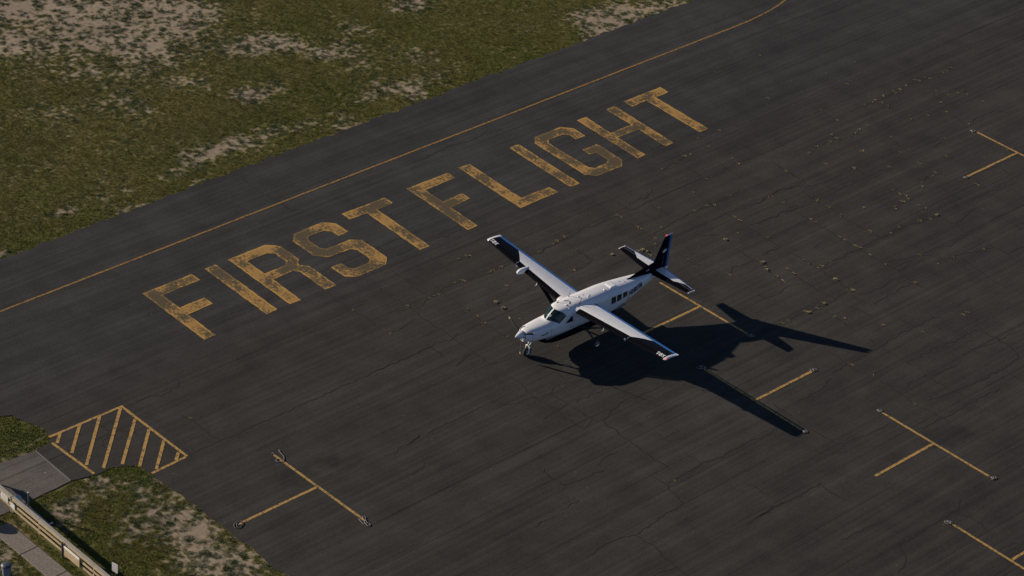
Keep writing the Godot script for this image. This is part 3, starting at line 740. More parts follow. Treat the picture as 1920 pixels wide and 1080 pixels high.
	for ci in CRACKS.size():
		var c: Array = CRACKS[ci]
		var src := pv(c)
		var pts := PackedVector2Array()
		for i in src.size() - 1:
			var d := src[i].distance_to(src[i + 1])
			var cnt := maxi(1, int(d / 0.22))
			for q in cnt:
				var p := src[i].lerp(src[i + 1], float(q) / cnt)
				pts.append(p + Vector2(cn.get_noise_2d(p.x, p.y + ci), cn.get_noise_2d(p.y + 40.0, p.x)) * 0.16)
		pts.append(src[src.size() - 1])
		var st2 := begin()
		var np := pts.size()
		var wide := rng.randf_range(0.030, 0.054)
		for i in np - 1:
			var t := (pts[i + 1] - pts[i]).normalized().orthogonal()
			var w0 := wide * (0.45 + 0.9 * absf(cn.get_noise_2d(pts[i].x * 4.0, pts[i].y * 4.0) + 0.35)) * minf(1.0, 0.3 + i * 0.25)
			var w1 := wide * (0.45 + 0.9 * absf(cn.get_noise_2d(pts[i + 1].x * 4.0, pts[i + 1].y * 4.0) + 0.35)) * minf(1.0, 0.3 + (np - 2 - i) * 0.25)
			var y := 0.004
			quad(st2, Vector3(pts[i].x - t.x * w0, y, pts[i].y - t.y * w0), Vector3(pts[i].x + t.x * w0, y, pts[i].y + t.y * w0), Vector3(pts[i + 1].x + t.x * w1, y, pts[i + 1].y + t.y * w1), Vector3(pts[i + 1].x - t.x * w1, y, pts[i + 1].y - t.y * w1), Vector3.UP)
		done(st2, "crack", cm, a)
	# concrete path outside the fence: slabs with open joints
	var path := top("path", Vector3(-37.28, 0, -4.0), 0.03)
	tag(path, "pale concrete footpath in slabs beside the wooden fence", "", "", "structure")
	var pc := mat(0.24, 0.215, 0.185, 0.9)
	var pn := NoiseTexture2D.new()
	pn.width = 256; pn.height = 256; pn.seamless = true
	pn.noise = noise(63, 0.03, 4)
	var ramp := Gradient.new()
	ramp.colors = PackedColorArray([Color(0.78, 0.77, 0.75), Color(1, 1, 1)])
	pn.color_ramp = ramp
	pc.albedo_texture = pn
	pc.uv1_triplanar = true
	pc.uv1_world_triplanar = true
	pc.uv1_scale = Vector3(0.6, 0.6, 0.6)
	for i in 9:
		var z0 := -8.2 + 2.63 * i
		var s3 := begin()
		box(s3, Vector3(0.01 * sin(i * 2.0), -0.03, z0 + 1.315 + 4.0), Vector3(0.56, 0.05, 1.295), 0.012)
		done(s3, "slab", pc, path)

# ------------------------------------------------------------------ paint on the apron
func paint_material() -> void:
	var w := 2048
	var h := 400
	var a := field(91, 0.013, w, h, 1, 1, 4)
	var b := field(92, 0.09, w, h, 1, 1, 3)
	var c := field(93, 0.16, w, h, 1, 3, 3)
	var f := field(94, 0.35, w, h, 1, 1, 2)
	var data := PackedByteArray()
	data.resize(w * h * 3)
	var worn := PackedByteArray()
	worn.resize(w * h * 3)
	var wide := field(99, 0.004, w, h, 1, 1, 2)
	var rg := field(97, 0.07, w, h, 1, 1, 3)
	var rg2 := field(98, 0.11, w, h, 2, 1, 2)
	for q in w * h:
		var v := 0.85 * (a[q] - 128) / 64.0 + 0.75 * (wide[q] - 128) / 64.0 + 0.5 * (b[q] - 128) / 64.0 + 0.5 * (c[q] - 128) / 64.0 + 0.25 * (f[q] - 128) / 64.0
		var t := smoothstep(-0.35, 0.75, v)
		var line := smoothstep(9.0, 2.0, absf(rg[q] - 128.0)) * 0.35 + smoothstep(8.0, 2.0, absf(rg2[q] - 118.0)) * 0.35
		t = minf(1.0, t + line * smoothstep(-1.2, 0.4, v))
		var s := 1.0 + 0.22 * (f[q] - 128) / 128.0
		var t2 := minf(1.0, smoothstep(-0.85, 0.55, v) + line * 0.8)
		t *= 0.75
		data[q * 3] = int(clampf(lerpf(178, 84, t) * s, 0, 255))
		data[q * 3 + 1] = int(clampf(lerpf(139, 71, t) * s, 0, 255))
		data[q * 3 + 2] = int(clampf(lerpf(69, 43, t) * s, 0, 255))
		worn[q * 3] = int(clampf(lerpf(168, 80, t2) * s, 0, 255))
		worn[q * 3 + 1] = int(clampf(lerpf(129, 68, t2) * s, 0, 255))
		worn[q * 3 + 2] = int(clampf(lerpf(65, 43, t2) * s, 0, 255))
	M.paint = StandardMaterial3D.new()
	M.paint.albedo_texture = picture(w, h, data)
	M.paint.roughness = 0.8
	M.worn_paint = StandardMaterial3D.new()
	M.worn_paint.albedo_texture = picture(w, h, worn)
	M.worn_paint.roughness = 0.85
	var w2 := 512
	var d2 := PackedByteArray()
	d2.resize(w2 * w2 * 3)
	var e := field(95, 0.05, w2, w2, 1, 1, 4)
	var e2 := field(96, 0.4, w2, w2, 1, 1, 2)
	for q in w2 * w2:
		var t := smoothstep(0.25, 1.3, (e[q] - 128) / 50.0 + (e2[q] - 128) / 110.0)
		var s := 1.0 + 0.16 * (e2[q] - 128) / 128.0
		d2[q * 3] = int(clampf(lerpf(177, 96, t) * s, 0, 255))
		d2[q * 3 + 1] = int(clampf(lerpf(140, 84, t) * s, 0, 255))
		d2[q * 3 + 2] = int(clampf(lerpf(74, 56, t) * s, 0, 255))
	M.line = StandardMaterial3D.new()
	M.line.albedo_texture = picture(w2, w2, d2)
	M.line.roughness = 0.8
	M.taxi = M.line.duplicate()
	M.taxi.albedo_color = Color(0.80, 0.78, 0.70)

const PAINT_UV := Rect2(-20, -23.5, 50, 9.77)
const LINE_UV := Rect2(0, 0, 8, 8)

func rough_poly(a: Array, amp := 0.025) -> PackedVector2Array:
	var src := pv(a)
	var n := src.size()
	var r := PackedVector2Array()
	for i in n:
		var p := src[i]
		var q := src[(i + 1) % n]
		var c := maxi(1, int(p.distance_to(q) / 0.3))
		for k in c:
			var t := p.lerp(q, float(k) / c)
			r.append(t + Vector2(rng.randf_range(-amp, amp), rng.randf_range(-amp, amp)))
	return r

func stripe(x0: float, z0: float, x1: float, z1: float, wide: float, called: String, m: Material, parent: Node, y := 0.008) -> MeshInstance3D:
	var a := Vector2(x0, z0)
	var b := Vector2(x1, z1)
	var t := (b - a).normalized().orthogonal() * wide * 0.5
	return put(ground_poly(rough_poly([a.x - t.x, a.y - t.y, b.x - t.x, b.y - t.y, b.x + t.x, b.y + t.y, a.x + t.x, a.y + t.y], 0.007), y, LINE_UV), called, m, parent)

func inset(a: Array, d: float) -> PackedVector2Array:
	var src := pv(a)
	if Geometry2D.is_polygon_clockwise(src): src.reverse()
	var best := PackedVector2Array()
	for r in Geometry2D.offset_polygon(src, -d, Geometry2D.JOIN_MITER):
		if r.size() > best.size(): best = r
	var flat := []
	for p in best: flat.append_array([p.x, p.y])
	return rough_poly(flat, 0.05) if flat.size() > 5 else best

# cut a counter out of an outline through a hair-thin slit
func with_hole(p: PackedVector2Array, hole: PackedVector2Array) -> PackedVector2Array:
	if hole.is_empty(): return p
	if Geometry2D.is_polygon_clockwise(hole) != Geometry2D.is_polygon_clockwise(p): hole.reverse()
	var best := [0, 0, 1e9]
	for i in p.size():
		for j in hole.size():
			var d := p[i].distance_to(hole[j])
			if d < best[2]: best = [i, j, d]
	var r := PackedVector2Array()
	for i in p.size() + 1: r.append(p[(best[0] + i) % p.size()])
	for j in hole.size() + 1:
		r.append(hole[(best[1] - j + hole.size() * 2) % hole.size()] + Vector2(0.0008, 0.0004))
	return r

func markings() -> void:
	paint_material()
	var letters := {
		"f": [[-17.9, -22.08, -14.15, -22.05, -14.13, -21.2, -17.0, -21.2, -17.0, -19.5, -15.1, -19.48, -15.1, -18.68, -17.0, -18.6, -17.0, -15.87, -17.85, -15.86]],
		"i": [[-13.17, -22.06, -12.28, -22.02, -12.28, -15.85, -13.15, -15.8]],
		"r": [[-11.33, -22.05, -8.4, -22.06, -7.68, -21.4, -7.64, -19.55, -8.1, -19.0, -7.62, -18.5, -7.64, -15.82, -8.52, -15.85, -8.53, -18.3, -8.8, -18.65, -10.42, -18.6, -10.46, -15.82, -11.32, -15.84], [-10.45, -21.2, -8.85, -21.2, -8.5, -20.85, -8.5, -19.8, -8.8, -19.45, -10.45, -19.45]],
		"s": [[-3.92, -20.18, -3.95, -20.85, -4.25, -21.18, -5.5, -21.2, -5.8, -20.88, -5.78, -19.75, -5.5, -19.43, -3.61, -19.4, -2.98, -18.9, -2.98, -16.43, -3.6, -15.8, -5.95, -15.78, -6.62, -16.3, -6.65, -17.62, -5.78, -17.6, -5.78, -16.95, -5.55, -16.65, -4.35, -16.63, -4.02, -16.9, -4.0, -18.2, -4.28, -18.5, -6.05, -18.6, -6.68, -19.3, -6.68, -21.35, -6.1, -22.0, -3.7, -22.05, -3.08, -21.4, -3.04, -20.18]],
		"t": [[-2.02, -22.08, 1.57, -22.04, 1.55, -21.18, 0.2, -21.15, 0.12, -15.83, -0.72, -15.85, -0.66, -21.2, -2.05, -21.25]],
		"f_001": [[3.45, -22.03, 7.07, -22.0, 7.03, -21.2, 4.38, -21.18, 4.36, -19.42, 6.1, -19.46, 6.1, -18.68, 4.32, -18.52, 4.24, -15.87, 3.38, -15.84]],
		"l": [[8.08, -22.05, 9.02, -22.0, 8.92, -16.75, 11.4, -16.7, 11.5, -15.87, 8.03, -15.85]],
		"i_001": [[12.68, -22.08, 13.55, -22.02, 13.45, -15.85, 12.58, -15.85]],
		"g": [[18.12, -20.18, 17.25, -20.2, 17.27, -20.95, 16.98, -21.25, 15.7, -21.28, 15.36, -20.95, 15.4, -16.98, 15.68, -16.7, 16.83, -16.72, 17.14, -16.98, 17.18, -18.15, 16.62, -18.15, 16.65, -18.97, 18.05, -18.92, 17.98, -16.35, 17.35, -15.8, 15.1, -15.85, 14.48, -16.43, 14.52, -21.45, 15.1, -22.06, 17.54, -22.08, 18.18, -21.4]],
		"h": [[19.12, -22.08, 20.0, -22.05, 19.88, -19.48, 21.88, -19.46, 21.88, -22.05, 22.76, -22.03, 22.55, -15.95, 21.75, -15.94, 21.84, -18.68, 19.84, -18.72, 19.78, -15.97, 18.98, -15.92]],
		"t_001": [[23.72, -22.11, 27.42, -22.09, 27.4, -21.22, 26.08, -21.22, 25.98, -15.93, 25.12, -15.95, 25.2, -21.25, 23.73, -21.22]],
	}
	var words := top("ground_lettering", Vector3.ZERO)
	tag(words, "worn yellow block letters reading FIRST FLIGHT painted on the asphalt", "ground lettering")
	for key in letters:
		var outer := rough_poly(letters[key][0])
		var hole := PackedVector2Array()
		if letters[key].size() > 1: hole = rough_poly(letters[key][1])
		var letter := put(ground_poly(with_hole(outer, hole), 0.008, PAINT_UV), "letter", M.paint, words)
		# the middle of each stroke has worn away faster than its edges
		var ins := inset(letters[key][0], 0.13)
		var ho2 := PackedVector2Array()
		if letters[key].size() > 1: ho2 = inset(letters[key][1], -0.13)
		if ins.size() > 2: put(ground_poly(with_hole(ins, ho2), 0.012, PAINT_UV), "worn_centre", M.worn_paint, letter)
	# taxi line with its bend
	var tl := [-160.0, -25.45, -25.9, -25.45, 0.0, -25.46, 37.7, -25.43, 40.0, -25.46, 41.3, -25.54, 43.1, -25.76, 44.3, -25.99, 46.5, -26.6, 50.0, -28.0, 54.0, -30.2]
	var pts := pv(tl)
	var lo := PackedVector2Array()
	var hi := PackedVector2Array()
	for i in pts.size():
		var d := (pts[mini(i + 1, pts.size() - 1)] - pts[maxi(i - 1, 0)]).normalized().orthogonal() * 0.075
		lo.append(pts[i] - d)
		hi.append(pts[i] + d)
	hi.reverse()
	lo.append_array(hi)
	var arr := []
	for p in lo: arr.append_array([p.x, p.y])
	var taxi := put(ground_poly(rough_poly(arr, 0.012), 0.008, LINE_UV), "taxi_line", M.taxi)
	tag(taxi, "long yellow taxi line running beside the grass verge", "painted line")
	# tie-down marks: bar from [x, z] to [x, z], stem to [x, z]
	var tees := [
		[-21.6, -4.45, -21.3, 3.15, -27.0, -0.68, "yellow T-shaped tie-down mark whose stem points at the sandy grass corner"],
		[10.08, 13.85, 10.36, 21.8, 4.95, 17.76, "yellow T-shaped tie-down mark lying clear of every shadow beyond the wing shadow"],
		[4.62, 4.32, 4.81, 12.1, 9.9, 8.4, "yellow T-shaped tie-down mark lying in the shadow of the wing"],
		[9.22, -4.1, 9.56, 3.25, 3.6, -0.65, "yellow T-shaped tie-down mark under the tail of the airplane"],
		[41.6, -4.55, 41.9, 3.2, 36.2, -0.96, "yellow T-shaped tie-down mark among the weedy cracks far from the airplane"],
		[5.1, 23.4, 5.3, 31.2, 10.3, 27.55, "yellow T-shaped tie-down mark whose stem points away from the fence, alone in unbroken sun"],
	]
	for t in tees:
		var o := top("tie_down_marking", Vector3.ZERO)
		tag(o, t[6], "painted mark", "tie-down marks on the apron")
		stripe(t[0], t[1], t[2], t[3], 0.165, "bar", M.line, o)
		var zc: float = t[5]
		var f: float = (zc - t[1]) / (t[3] - t[1])
		var xb: float = lerpf(t[0], t[2], f)
		var dir := signf(t[4] - xb)
		stripe(xb + dir * 0.105, zc, t[4], zc, 0.175, "stem", M.line, o)
	# hatched keep-clear area at the corner of the apron
	var ho := top("hatched_marking", Vector3.ZERO)
	tag(ho, "yellow striped keep-clear box at the corner of the apron beside the grass", "painted mark")
	stripe(-30.75, -13.3, -25.66, -13.28, 0.17, "outline", M.line, ho)
	stripe(-25.76, -13.19, -25.6, -7.25, 0.17, "outline", M.line, ho)
	stripe(-25.7, -7.24, -28.1, -7.15, 0.17, "outline", M.line, ho)
	stripe(-30.92, -12.74, -30.68, -9.02, 0.17, "outline", M.line, ho)
	for s in HATCH:
		stripe(s[0], s[1], s[2], s[3], 0.19, "stripe", M.line, ho, 0.012)

# ------------------------------------------------------------------ airplane
# own axes: x forward, y up, z to the right wing
# stations: [s, half width, top, bottom, widest height, roundness, sweep of the sides]
const STATIONS := [
	[4.03, 0.33, 2.02, 1.42, 1.77, 2.2, 0.0],
	[3.97, 0.40, 2.07, 1.34, 1.76, 2.3, 0.0],
	[3.85, 0.46, 2.10, 1.26, 1.76, 2.5, 0.0],
	[3.6, 0.53, 2.13, 1.18, 1.74, 2.6, 0.0],
	[3.2, 0.60, 2.14, 1.10, 1.72, 2.6, 0.05],
	[2.8, 0.66, 2.15, 1.05, 1.68, 2.7, 0.2],
	[2.5, 0.70, 2.15, 1.02, 1.64, 2.8, 0.45],
	[2.2, 0.74, 2.16, 1.0, 1.60, 2.9, 0.72],
	[2.0, 0.76, 2.37, 1.0, 1.64, 2.9, 0.68],
	[1.8, 0.78, 2.57, 1.0, 1.69, 2.9, 0.63],
	[1.59, 0.80, 2.71, 1.0, 1.74, 3.0, 0.57],
	[1.3, 0.82, 2.745, 1.0, 1.78, 3.1, 0.42],
	[0.9, 0.82, 2.75, 1.0, 1.8, 3.2, 0.2],
	[0.5, 0.82, 2.75, 1.0, 1.8, 3.2, 0.0],
	[-0.4, 0.82, 2.75, 1.0, 1.8, 3.2, 0.0],
	[-1.4, 0.82, 2.74, 1.0, 1.8, 3.2, 0.0],
	[-2.2, 0.82, 2.73, 1.0, 1.8, 3.2, 0.0],
	[-2.52, 0.82, 2.71, 1.0, 1.8, 3.2, 0.0],
	[-2.93, 0.81, 2.68, 1.03, 1.81, 3.1, 0.0],
	[-3.02, 0.805, 2.67, 1.04, 1.81, 3.1, 0.0],
	[-3.43, 0.78, 2.63, 1.10, 1.83, 3.0, 0.0],
	[-3.56, 0.77, 2.615, 1.12, 1.84, 3.0, 0.0],
	[-3.96, 0.74, 2.57, 1.20, 1.86, 3.0, 0.0],
	[-4.6, 0.66, 2.50, 1.36, 1.92, 2.9, 0.0],
	[-5.3, 0.55, 2.44, 1.55, 1.98, 2.7, 0.0],
	[-6.0, 0.43, 2.39, 1.70, 2.03, 2.5, 0.0],
	[-6.8, 0.30, 2.34, 1.85, 2.08, 2.3, 0.0],
	[-7.5, 0.18, 2.28, 1.95, 2.10, 2.2, 0.0],
	[-8.0, 0.08, 2.21, 2.02, 2.10, 2.0, 0.0],
	[-8.14, 0.02, 2.16, 2.07, 2.11, 2.0, 0.0],
]
const LEVELS := [1.0, 0.99993, 0.9985, 0.995, 0.985, 0.965, 0.935, 0.89, 0.83, 0.75, 0.66, 0.57, 0.5, 0.36, 0.21, 0.064, -0.1, -0.3, -0.5, -0.65, -0.78, -0.88, -0.95, -0.985, -0.997, -1.0]

func station(s: float) -> Array:
	var n := STATIONS.size()
	if s >= STATIONS[0][0]: return STATIONS[0]
	if s <= STATIONS[n - 1][0]: return STATIONS[n - 1]
	for i in n - 1:
		if s <= STATIONS[i][0] and s >= STATIONS[i + 1][0]:
			var t: float = (STATIONS[i][0] - s) / (STATIONS[i][0] - STATIONS[i + 1][0])
			var r := []
			for k in 7: r.append(lerpf(STATIONS[i][k], STATIONS[i + 1][k], t))
			return r
	return STATIONS[0]

func skin(q: Array, v: float, side: float) -> Vector3:
	var e: float = q[5]
	var f := pow(maxf(0.0, 1.0 - pow(absf(v), e)), 1.0 / e)
	var hh: float = q[4] + v * (q[2] - q[4]) if v >= 0.0 else q[4] + v * (q[4] - q[3])
	var fs := f * f if v >= 0.0 else 1.0
	return Vector3(q[0] - q[6] * fs, hh, side * q[1] * f)

func on_skin(s: float, h: float, side: float, lift := 0.0) -> Array:   # point and normal at height h
	var q := station(s)
	var v: float = (h - q[4]) / (q[2] - q[4]) if h > q[4] else (h - q[4]) / (q[4] - q[3])
	v = clampf(v, -0.999, 0.9999)
	var p := skin(q, v, side)
	var a := skin(station(s - 0.1), v, side) - skin(station(s + 0.1), v, side)
	var b := skin(q, v - 0.01, side) - skin(q, v + 0.01, side)
	var n := a.cross(b).normalized()
	if n.dot(p - Vector3(p.x, q[4], 0)) < 0.0: n = -n
	return [p + n * lift, n]

func text_at(t: String, size: float, at: Vector3, right: Vector3, up: Vector3, m: Material, called: String, parent: Node, fontname := "Droid Sans Mono", bold := 0.0) -> MeshInstance3D:
	var f := SystemFont.new()
	f.font_names = PackedStringArray([fontname])
	f.font_weight = 700
	var tm := TextMesh.new()
	tm.text = t
	var fv := FontVariation.new()
	fv.base_font = f
	fv.variation_embolden = 0.0
	tm.font = fv
	tm.font_size = 64
	tm.pixel_size = size / 46.0
	tm.depth = 0.004
	tm.curve_step = 2.0
	var o := put(tm, called, m, parent)
	var r := right.normalized()
	var n := r.cross(up).normalized()
	o.transform = Transform3D(Basis(r, n.cross(r), n), at)
	return o

const STROKES := {
	"N": [[0, 0, 0, 1], [0, 1, 0.6, 0], [0.6, 0, 0.6, 1]],
	"1": [[0.32, 0, 0.32, 1], [0.05, 0.78, 0.32, 1], [0.05, 0, 0.6, 0]],
	"0": [[0.16, 0, 0.44, 0], [0.44, 0, 0.6, 0.2], [0.6, 0.2, 0.6, 0.8], [0.6, 0.8, 0.44, 1], [0.44, 1, 0.16, 1], [0.16, 1, 0, 0.8], [0, 0.8, 0, 0.2], [0, 0.2, 0.16, 0], [0.08, 0.16, 0.52, 0.84]],
	"X": [[0, 0, 0.6, 1], [0, 1, 0.6, 0]],
	"W": [[0, 1, 0.13, 0], [0.13, 0, 0.3, 0.65], [0.3, 0.65, 0.47, 0], [0.47, 0, 0.6, 1]],
}
# one painted character, drawn as flat strokes
func character(c: String, size: float, at: Vector3, right: Vector3, up: Vector3, thick: float, m: Material, called: String, parent: Node) -> void:
	var r := right.normalized()
	var n := r.cross(up).normalized()
	var u := n.cross(r)
	var st := begin()
	var k := 0
	for g in STROKES[c]:
		var a := Vector2(g[0] - 0.3, g[1] - 0.5) * size
		var b := Vector2(g[2] - 0.3, g[3] - 0.5) * size
		var d := (b - a).normalized()
		a -= d * thick * 0.4
		b += d * thick * 0.4
		var mid := (a + b) * 0.5
		var dr := r * d.x + u * d.y
		box(st, at + r * mid.x + u * mid.y + n * 0.0006 * k, Vector3(a.distance_to(b) * 0.5, thick * 0.5, 0.003), 0.0, Basis(dr, n.cross(dr), n))
		k += 1
	done(st, called, m, parent)

func airplane() -> void:
	var A := top("airplane", Vector3(0.304, 0, -3.076), AIR_YAW)
	tag(A, "white high-wing single-propeller airplane with black wingtips and black tail fin", "airplane")
	# ---- fuselage skin as a grid of stations and levels
	var rows := []
	var sts := []
	for i in STATIONS.size():
		sts.append(STATIONS[i])
		if i < STATIONS.size() - 1 and STATIONS[i][0] - STATIONS[i + 1][0] > 0.5:
			var c := 3 if i > 22 or i < 5 else 2
			for k in range(1, c): sts.append(station(lerpf(STATIONS[i][0], STATIONS[i + 1][0], float(k) / c)))
	var K := LEVELS.size()
	for q in sts:
		var r := PackedVector3Array()
		for j in range(K - 1, 0, -1): r.append(skin(q, LEVELS[j], -1.0))
		for j in K: r.append(skin(q, LEVELS[j], 1.0))
		rows.append(r)
	var J: int = rows[0].size()
	var norms := []
	for i in rows.size():
		var r := PackedVector3Array()
		for j in J:
			var di: Vector3 = rows[mini(i + 1, rows.size() - 1)][j] - rows[maxi(i - 1, 0)][j]
			var jm := j - 1 if j > 0 else J - 2
			var jp := j + 1 if j < J - 1 else 1
			var n := di.cross(rows[i][jp] - rows[i][jm]).normalized()
			var c := Vector3(rows[i][j].x, sts[i][4], 0)
			if n.dot(rows[i][j] - c) < 0.0: n = -n
			r.append(n)
		norms.append(r)
	var groups := {}
	for i in rows.size() - 1:
		var s0: float = sts[i][0]
		var s1: float = sts[i + 1][0]
		var smid := (s0 + s1) * 0.5
		for j in J - 1:
			var jj := j if j < K - 1 else J - 2 - j        # same count from both bellies
			var lo: float = LEVELS[K - 1 - jj]
			var hi: float = LEVELS[K - 2 - jj]
			var left := j < K - 1
			var key := "fuselage"
			if smid < 2.2 and smid > 1.59 and hi <= 0.99994 and lo >= 0.65: key = "windshield_left" if left else "windshield_right"
			elif hi <= 0.58 and lo >= 0.06:
				if smid < -2.52 and smid > -2.93: key = "window_a" + ("l" if left else "r")
				elif smid < -3.02 and smid > -3.43: key = "window_b" + ("l" if left else "r")
				elif smid < -3.56 and smid > -3.96: key = "window_c" + ("l" if left else "r")
			if not groups.has(key): groups[key] = []
			groups[key].append([i, j])
	var fus: MeshInstance3D = null
	for key in ["fuselage"] + groups.keys().filter(func(x): return x != "fuselage"):
		var st := begin()
		for c in groups[key]:
			var i: int = c[0]
			var j: int = c[1]
			tri(st, rows[i][j], rows[i + 1][j], rows[i + 1][j + 1], norms[i][j], norms[i + 1][j], norms[i + 1][j + 1])
			tri(st, rows[i][j], rows[i + 1][j + 1], rows[i][j + 1], norms[i][j], norms[i + 1][j + 1], norms[i][j + 1])
		if key == "fuselage":
			# nose face round the propeller shaft
			for j in J - 1: flat_tri(st, Vector3(4.03, 1.8, 0), rows[0][j], rows[0][j + 1], Vector3(1, 0, 0))
			fus = done(st, "fuselage", M.white, A)
		elif key.begins_with("windshield"):
			done(st, "windshield", M.glass, A)
		else:
			done(st, "window", M.side_glass, A)
	# dark lining so that the cabin is not lit through its own shell
	var ls := begin()
	for c in groups["fuselage"]:
		var i: int = c[0]
		var j: int = c[1]
		if sts[i][0] > 2.81 or sts[i + 1][0] < -4.7: continue
		var q := []
		for e in [[i, j], [i + 1, j], [i + 1, j + 1], [i, j + 1]]: q.append(rows[e[0]][e[1]] - norms[e[0]][e[1]] * 0.03)
		flat_tri(ls, q[0], q[1], q[2], -norms[i][j])
		flat_tri(ls, q[0], q[2], q[3], -norms[i][j])
	done(ls, "cabin_lining", M.lining, fus)
	var st0 := begin()
	box(st0, Vector3(-0.7, 1.2, 0), Vector3(3.3, 0.02, 0.68))
	done(st0, "cabin_floor", M.lining, fus)
	var pnl := begin()
	box(pnl, Vector3(1.95, 1.72, 0), Vector3(0.2, 0.3, 0.6), 0.05)
	done(pnl, "instrument_panel", M.seat, fus)
	for z in [-0.36, 0.36]:
		var s1 := begin()
		box(s1, Vector3(0.95, 1.5, z), Vector3(0.25, 0.1, 0.24), 0.05)
		box(s1, Vector3(0.68, 1.9, z), Vector3(0.07, 0.42, 0.22), 0.05)
		done(s1, "seat", M.seat, fus)
	var pp := begin()  # flat pale sheet behind the right windshield pane
	box(pp, Vector3(1.62, 2.06, 0.30), Vector3(0.10, 0.004, 0.15), 0.0, Basis(Vector3(0, 0, 1), -0.25))
	done(pp, "pale_sheet", M.sheet_white, fus)
	# windows of the cockpit doors, set proud of the skin in slim frames
	for side in [-1.0, 1.0]:
		var outl := [[1.27, 1.93], [1.05, 2.12], [0.86, 2.27], [0.70, 2.25], [0.68, 1.88]]
		var dw := begin()
		var fr := begin()
		var cen: Array = on_skin(0.95, 2.05, side, 0.006)
		for k in outl.size():
			var a = outl[k]
			var b = outl[(k + 1) % outl.size()]
			var pa: Array = on_skin(a[0] + 0.42 * clampf(a[0] - 0.3, 0.0, 1.0), a[1], side, 0.006)
			var pb: Array = on_skin(b[0] + 0.42 * clampf(b[0] - 0.3, 0.0, 1.0), b[1], side, 0.006)
			pa[0].x = a[0]; pb[0].x = b[0]
			tri(dw, Vector3(0.95, cen[0].y, cen[0].z), pa[0], pb[0], cen[1], pa[1], pb[1])
			tube(fr, [pa[0], pb[0]], 0.012, 6)
		done(dw, "door_window", M.dark_glass, A)
		done(fr, "door_window_frame", M.seam, A)
	# panel seams: doors and cowling joints as thin raised edges
	for d in [[1.35, 0.62, 1.15, 2.30], [-2.42, -3.5, 1.2, 2.38]]:
		for side in [-1.0, 1.0]:
			var sm := begin()
			for e in [[d[0], d[2], d[0], d[3]], [d[1], d[2], d[1], d[3]], [d[0], d[3], d[1], d[3]]]:
				var pts := []
				for k in 7: pts.append(on_skin(lerpf(e[0], e[2], k / 6.0), lerpf(e[1], e[3], k / 6.0), side, 0.0)[0])
				tube(sm, pts, 0.006, 5)
			done(sm, "door_seam", M.seam, fus)
	for s in [2.62, 3.66]:
		var sm := begin()
		var pts := []
		var q := station(s)
		for k in 41:
			var j := int(k * (J - 1) / 40.0)
			var jj := j if j < K - 1 else J - 1 - j
			pts.append(skin(q, LEVELS[K - 1 - jj], -1.0 if j < K - 1 else 1.0))
		tube(sm, pts, 0.006, 5)
		done(sm, "cowl_seam", M.seam, fus)
	# gutter above the cargo door
	var gt := begin()
	tube(gt, [on_skin(-2.35, 2.44, -1.0, 0.015)[0], on_skin(-2.9, 2.43, -1.0, 0.015)[0], on_skin(-3.55, 2.41, -1.0, 0.015)[0]], 0.014, 6)
	done(gt, "rain_gutter", M.white, fus)
	# ---- engine front: cheek inlets, chin inlet, exhaust
	for side in [-1.0, 1.0]:
		var li := begin()
		var ring := []
		for k in 17:
			var a := TAU * k / 16.0
			ring.append(Vector3(4.035, 1.70 + 0.13 * cos(a), side * 0.27 + 0.075 * sin(a)))
		tube(li, ring, 0.03, 8, 1.0, false)
		var inl := done(li, "cheek_inlet", M.white, A)
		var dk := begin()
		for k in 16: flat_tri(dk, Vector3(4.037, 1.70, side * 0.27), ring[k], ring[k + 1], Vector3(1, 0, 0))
		done(dk, "inlet_shade_disc", M.dark, inl)  # flat dark disc stands in for the shade inside the cheek inlet
	var ch := begin()
	var cr := []
	for k in 21:
		var a := TAU * k / 20.0
		cr.append(Vector3(4.02, 1.40 + 0.09 * cos(a), 0.2 * sin(a)))
	tube(ch, cr, 0.022, 8, 1.0, false)
	var chin := done(ch, "chin_inlet", M.white, A)
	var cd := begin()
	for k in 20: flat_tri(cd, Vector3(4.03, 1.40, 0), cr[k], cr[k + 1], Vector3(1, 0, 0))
	done(cd, "inlet_shade_disc", M.dark, chin)  # shade of the chin recess given as a dark disc
	var ex := begin()
	tube(ex, [Vector3(3.3, 1.3, 0.5), Vector3(3.2, 1.22, 0.68), Vector3(2.95, 1.1, 0.74)], [0.11, 0.11, 0.12], 14)
	done(ex, "exhaust_stack", M.steel, A)
	# ---- propeller and spinner
	var pr := Node3D.new()
	pr.name = "propeller"
	A.add_child(pr)
	var sp := begin()
	lathe(sp, Vector3(4.04, 1.8, 0), Vector3(1, 0, 0), [[0.0, 0.255], [0.03, 0.268], [0.10, 0.262], [0.20, 0.232], [0.30, 0.190], [0.40, 0.142], [0.48, 0.098], [0.55, 0.056], [0.60, 0.022], [0.615, 0.0]], 32)
	done(sp, "spinner", mat(0.66, 0.67, 0.69, 0.22, 0.25), pr)
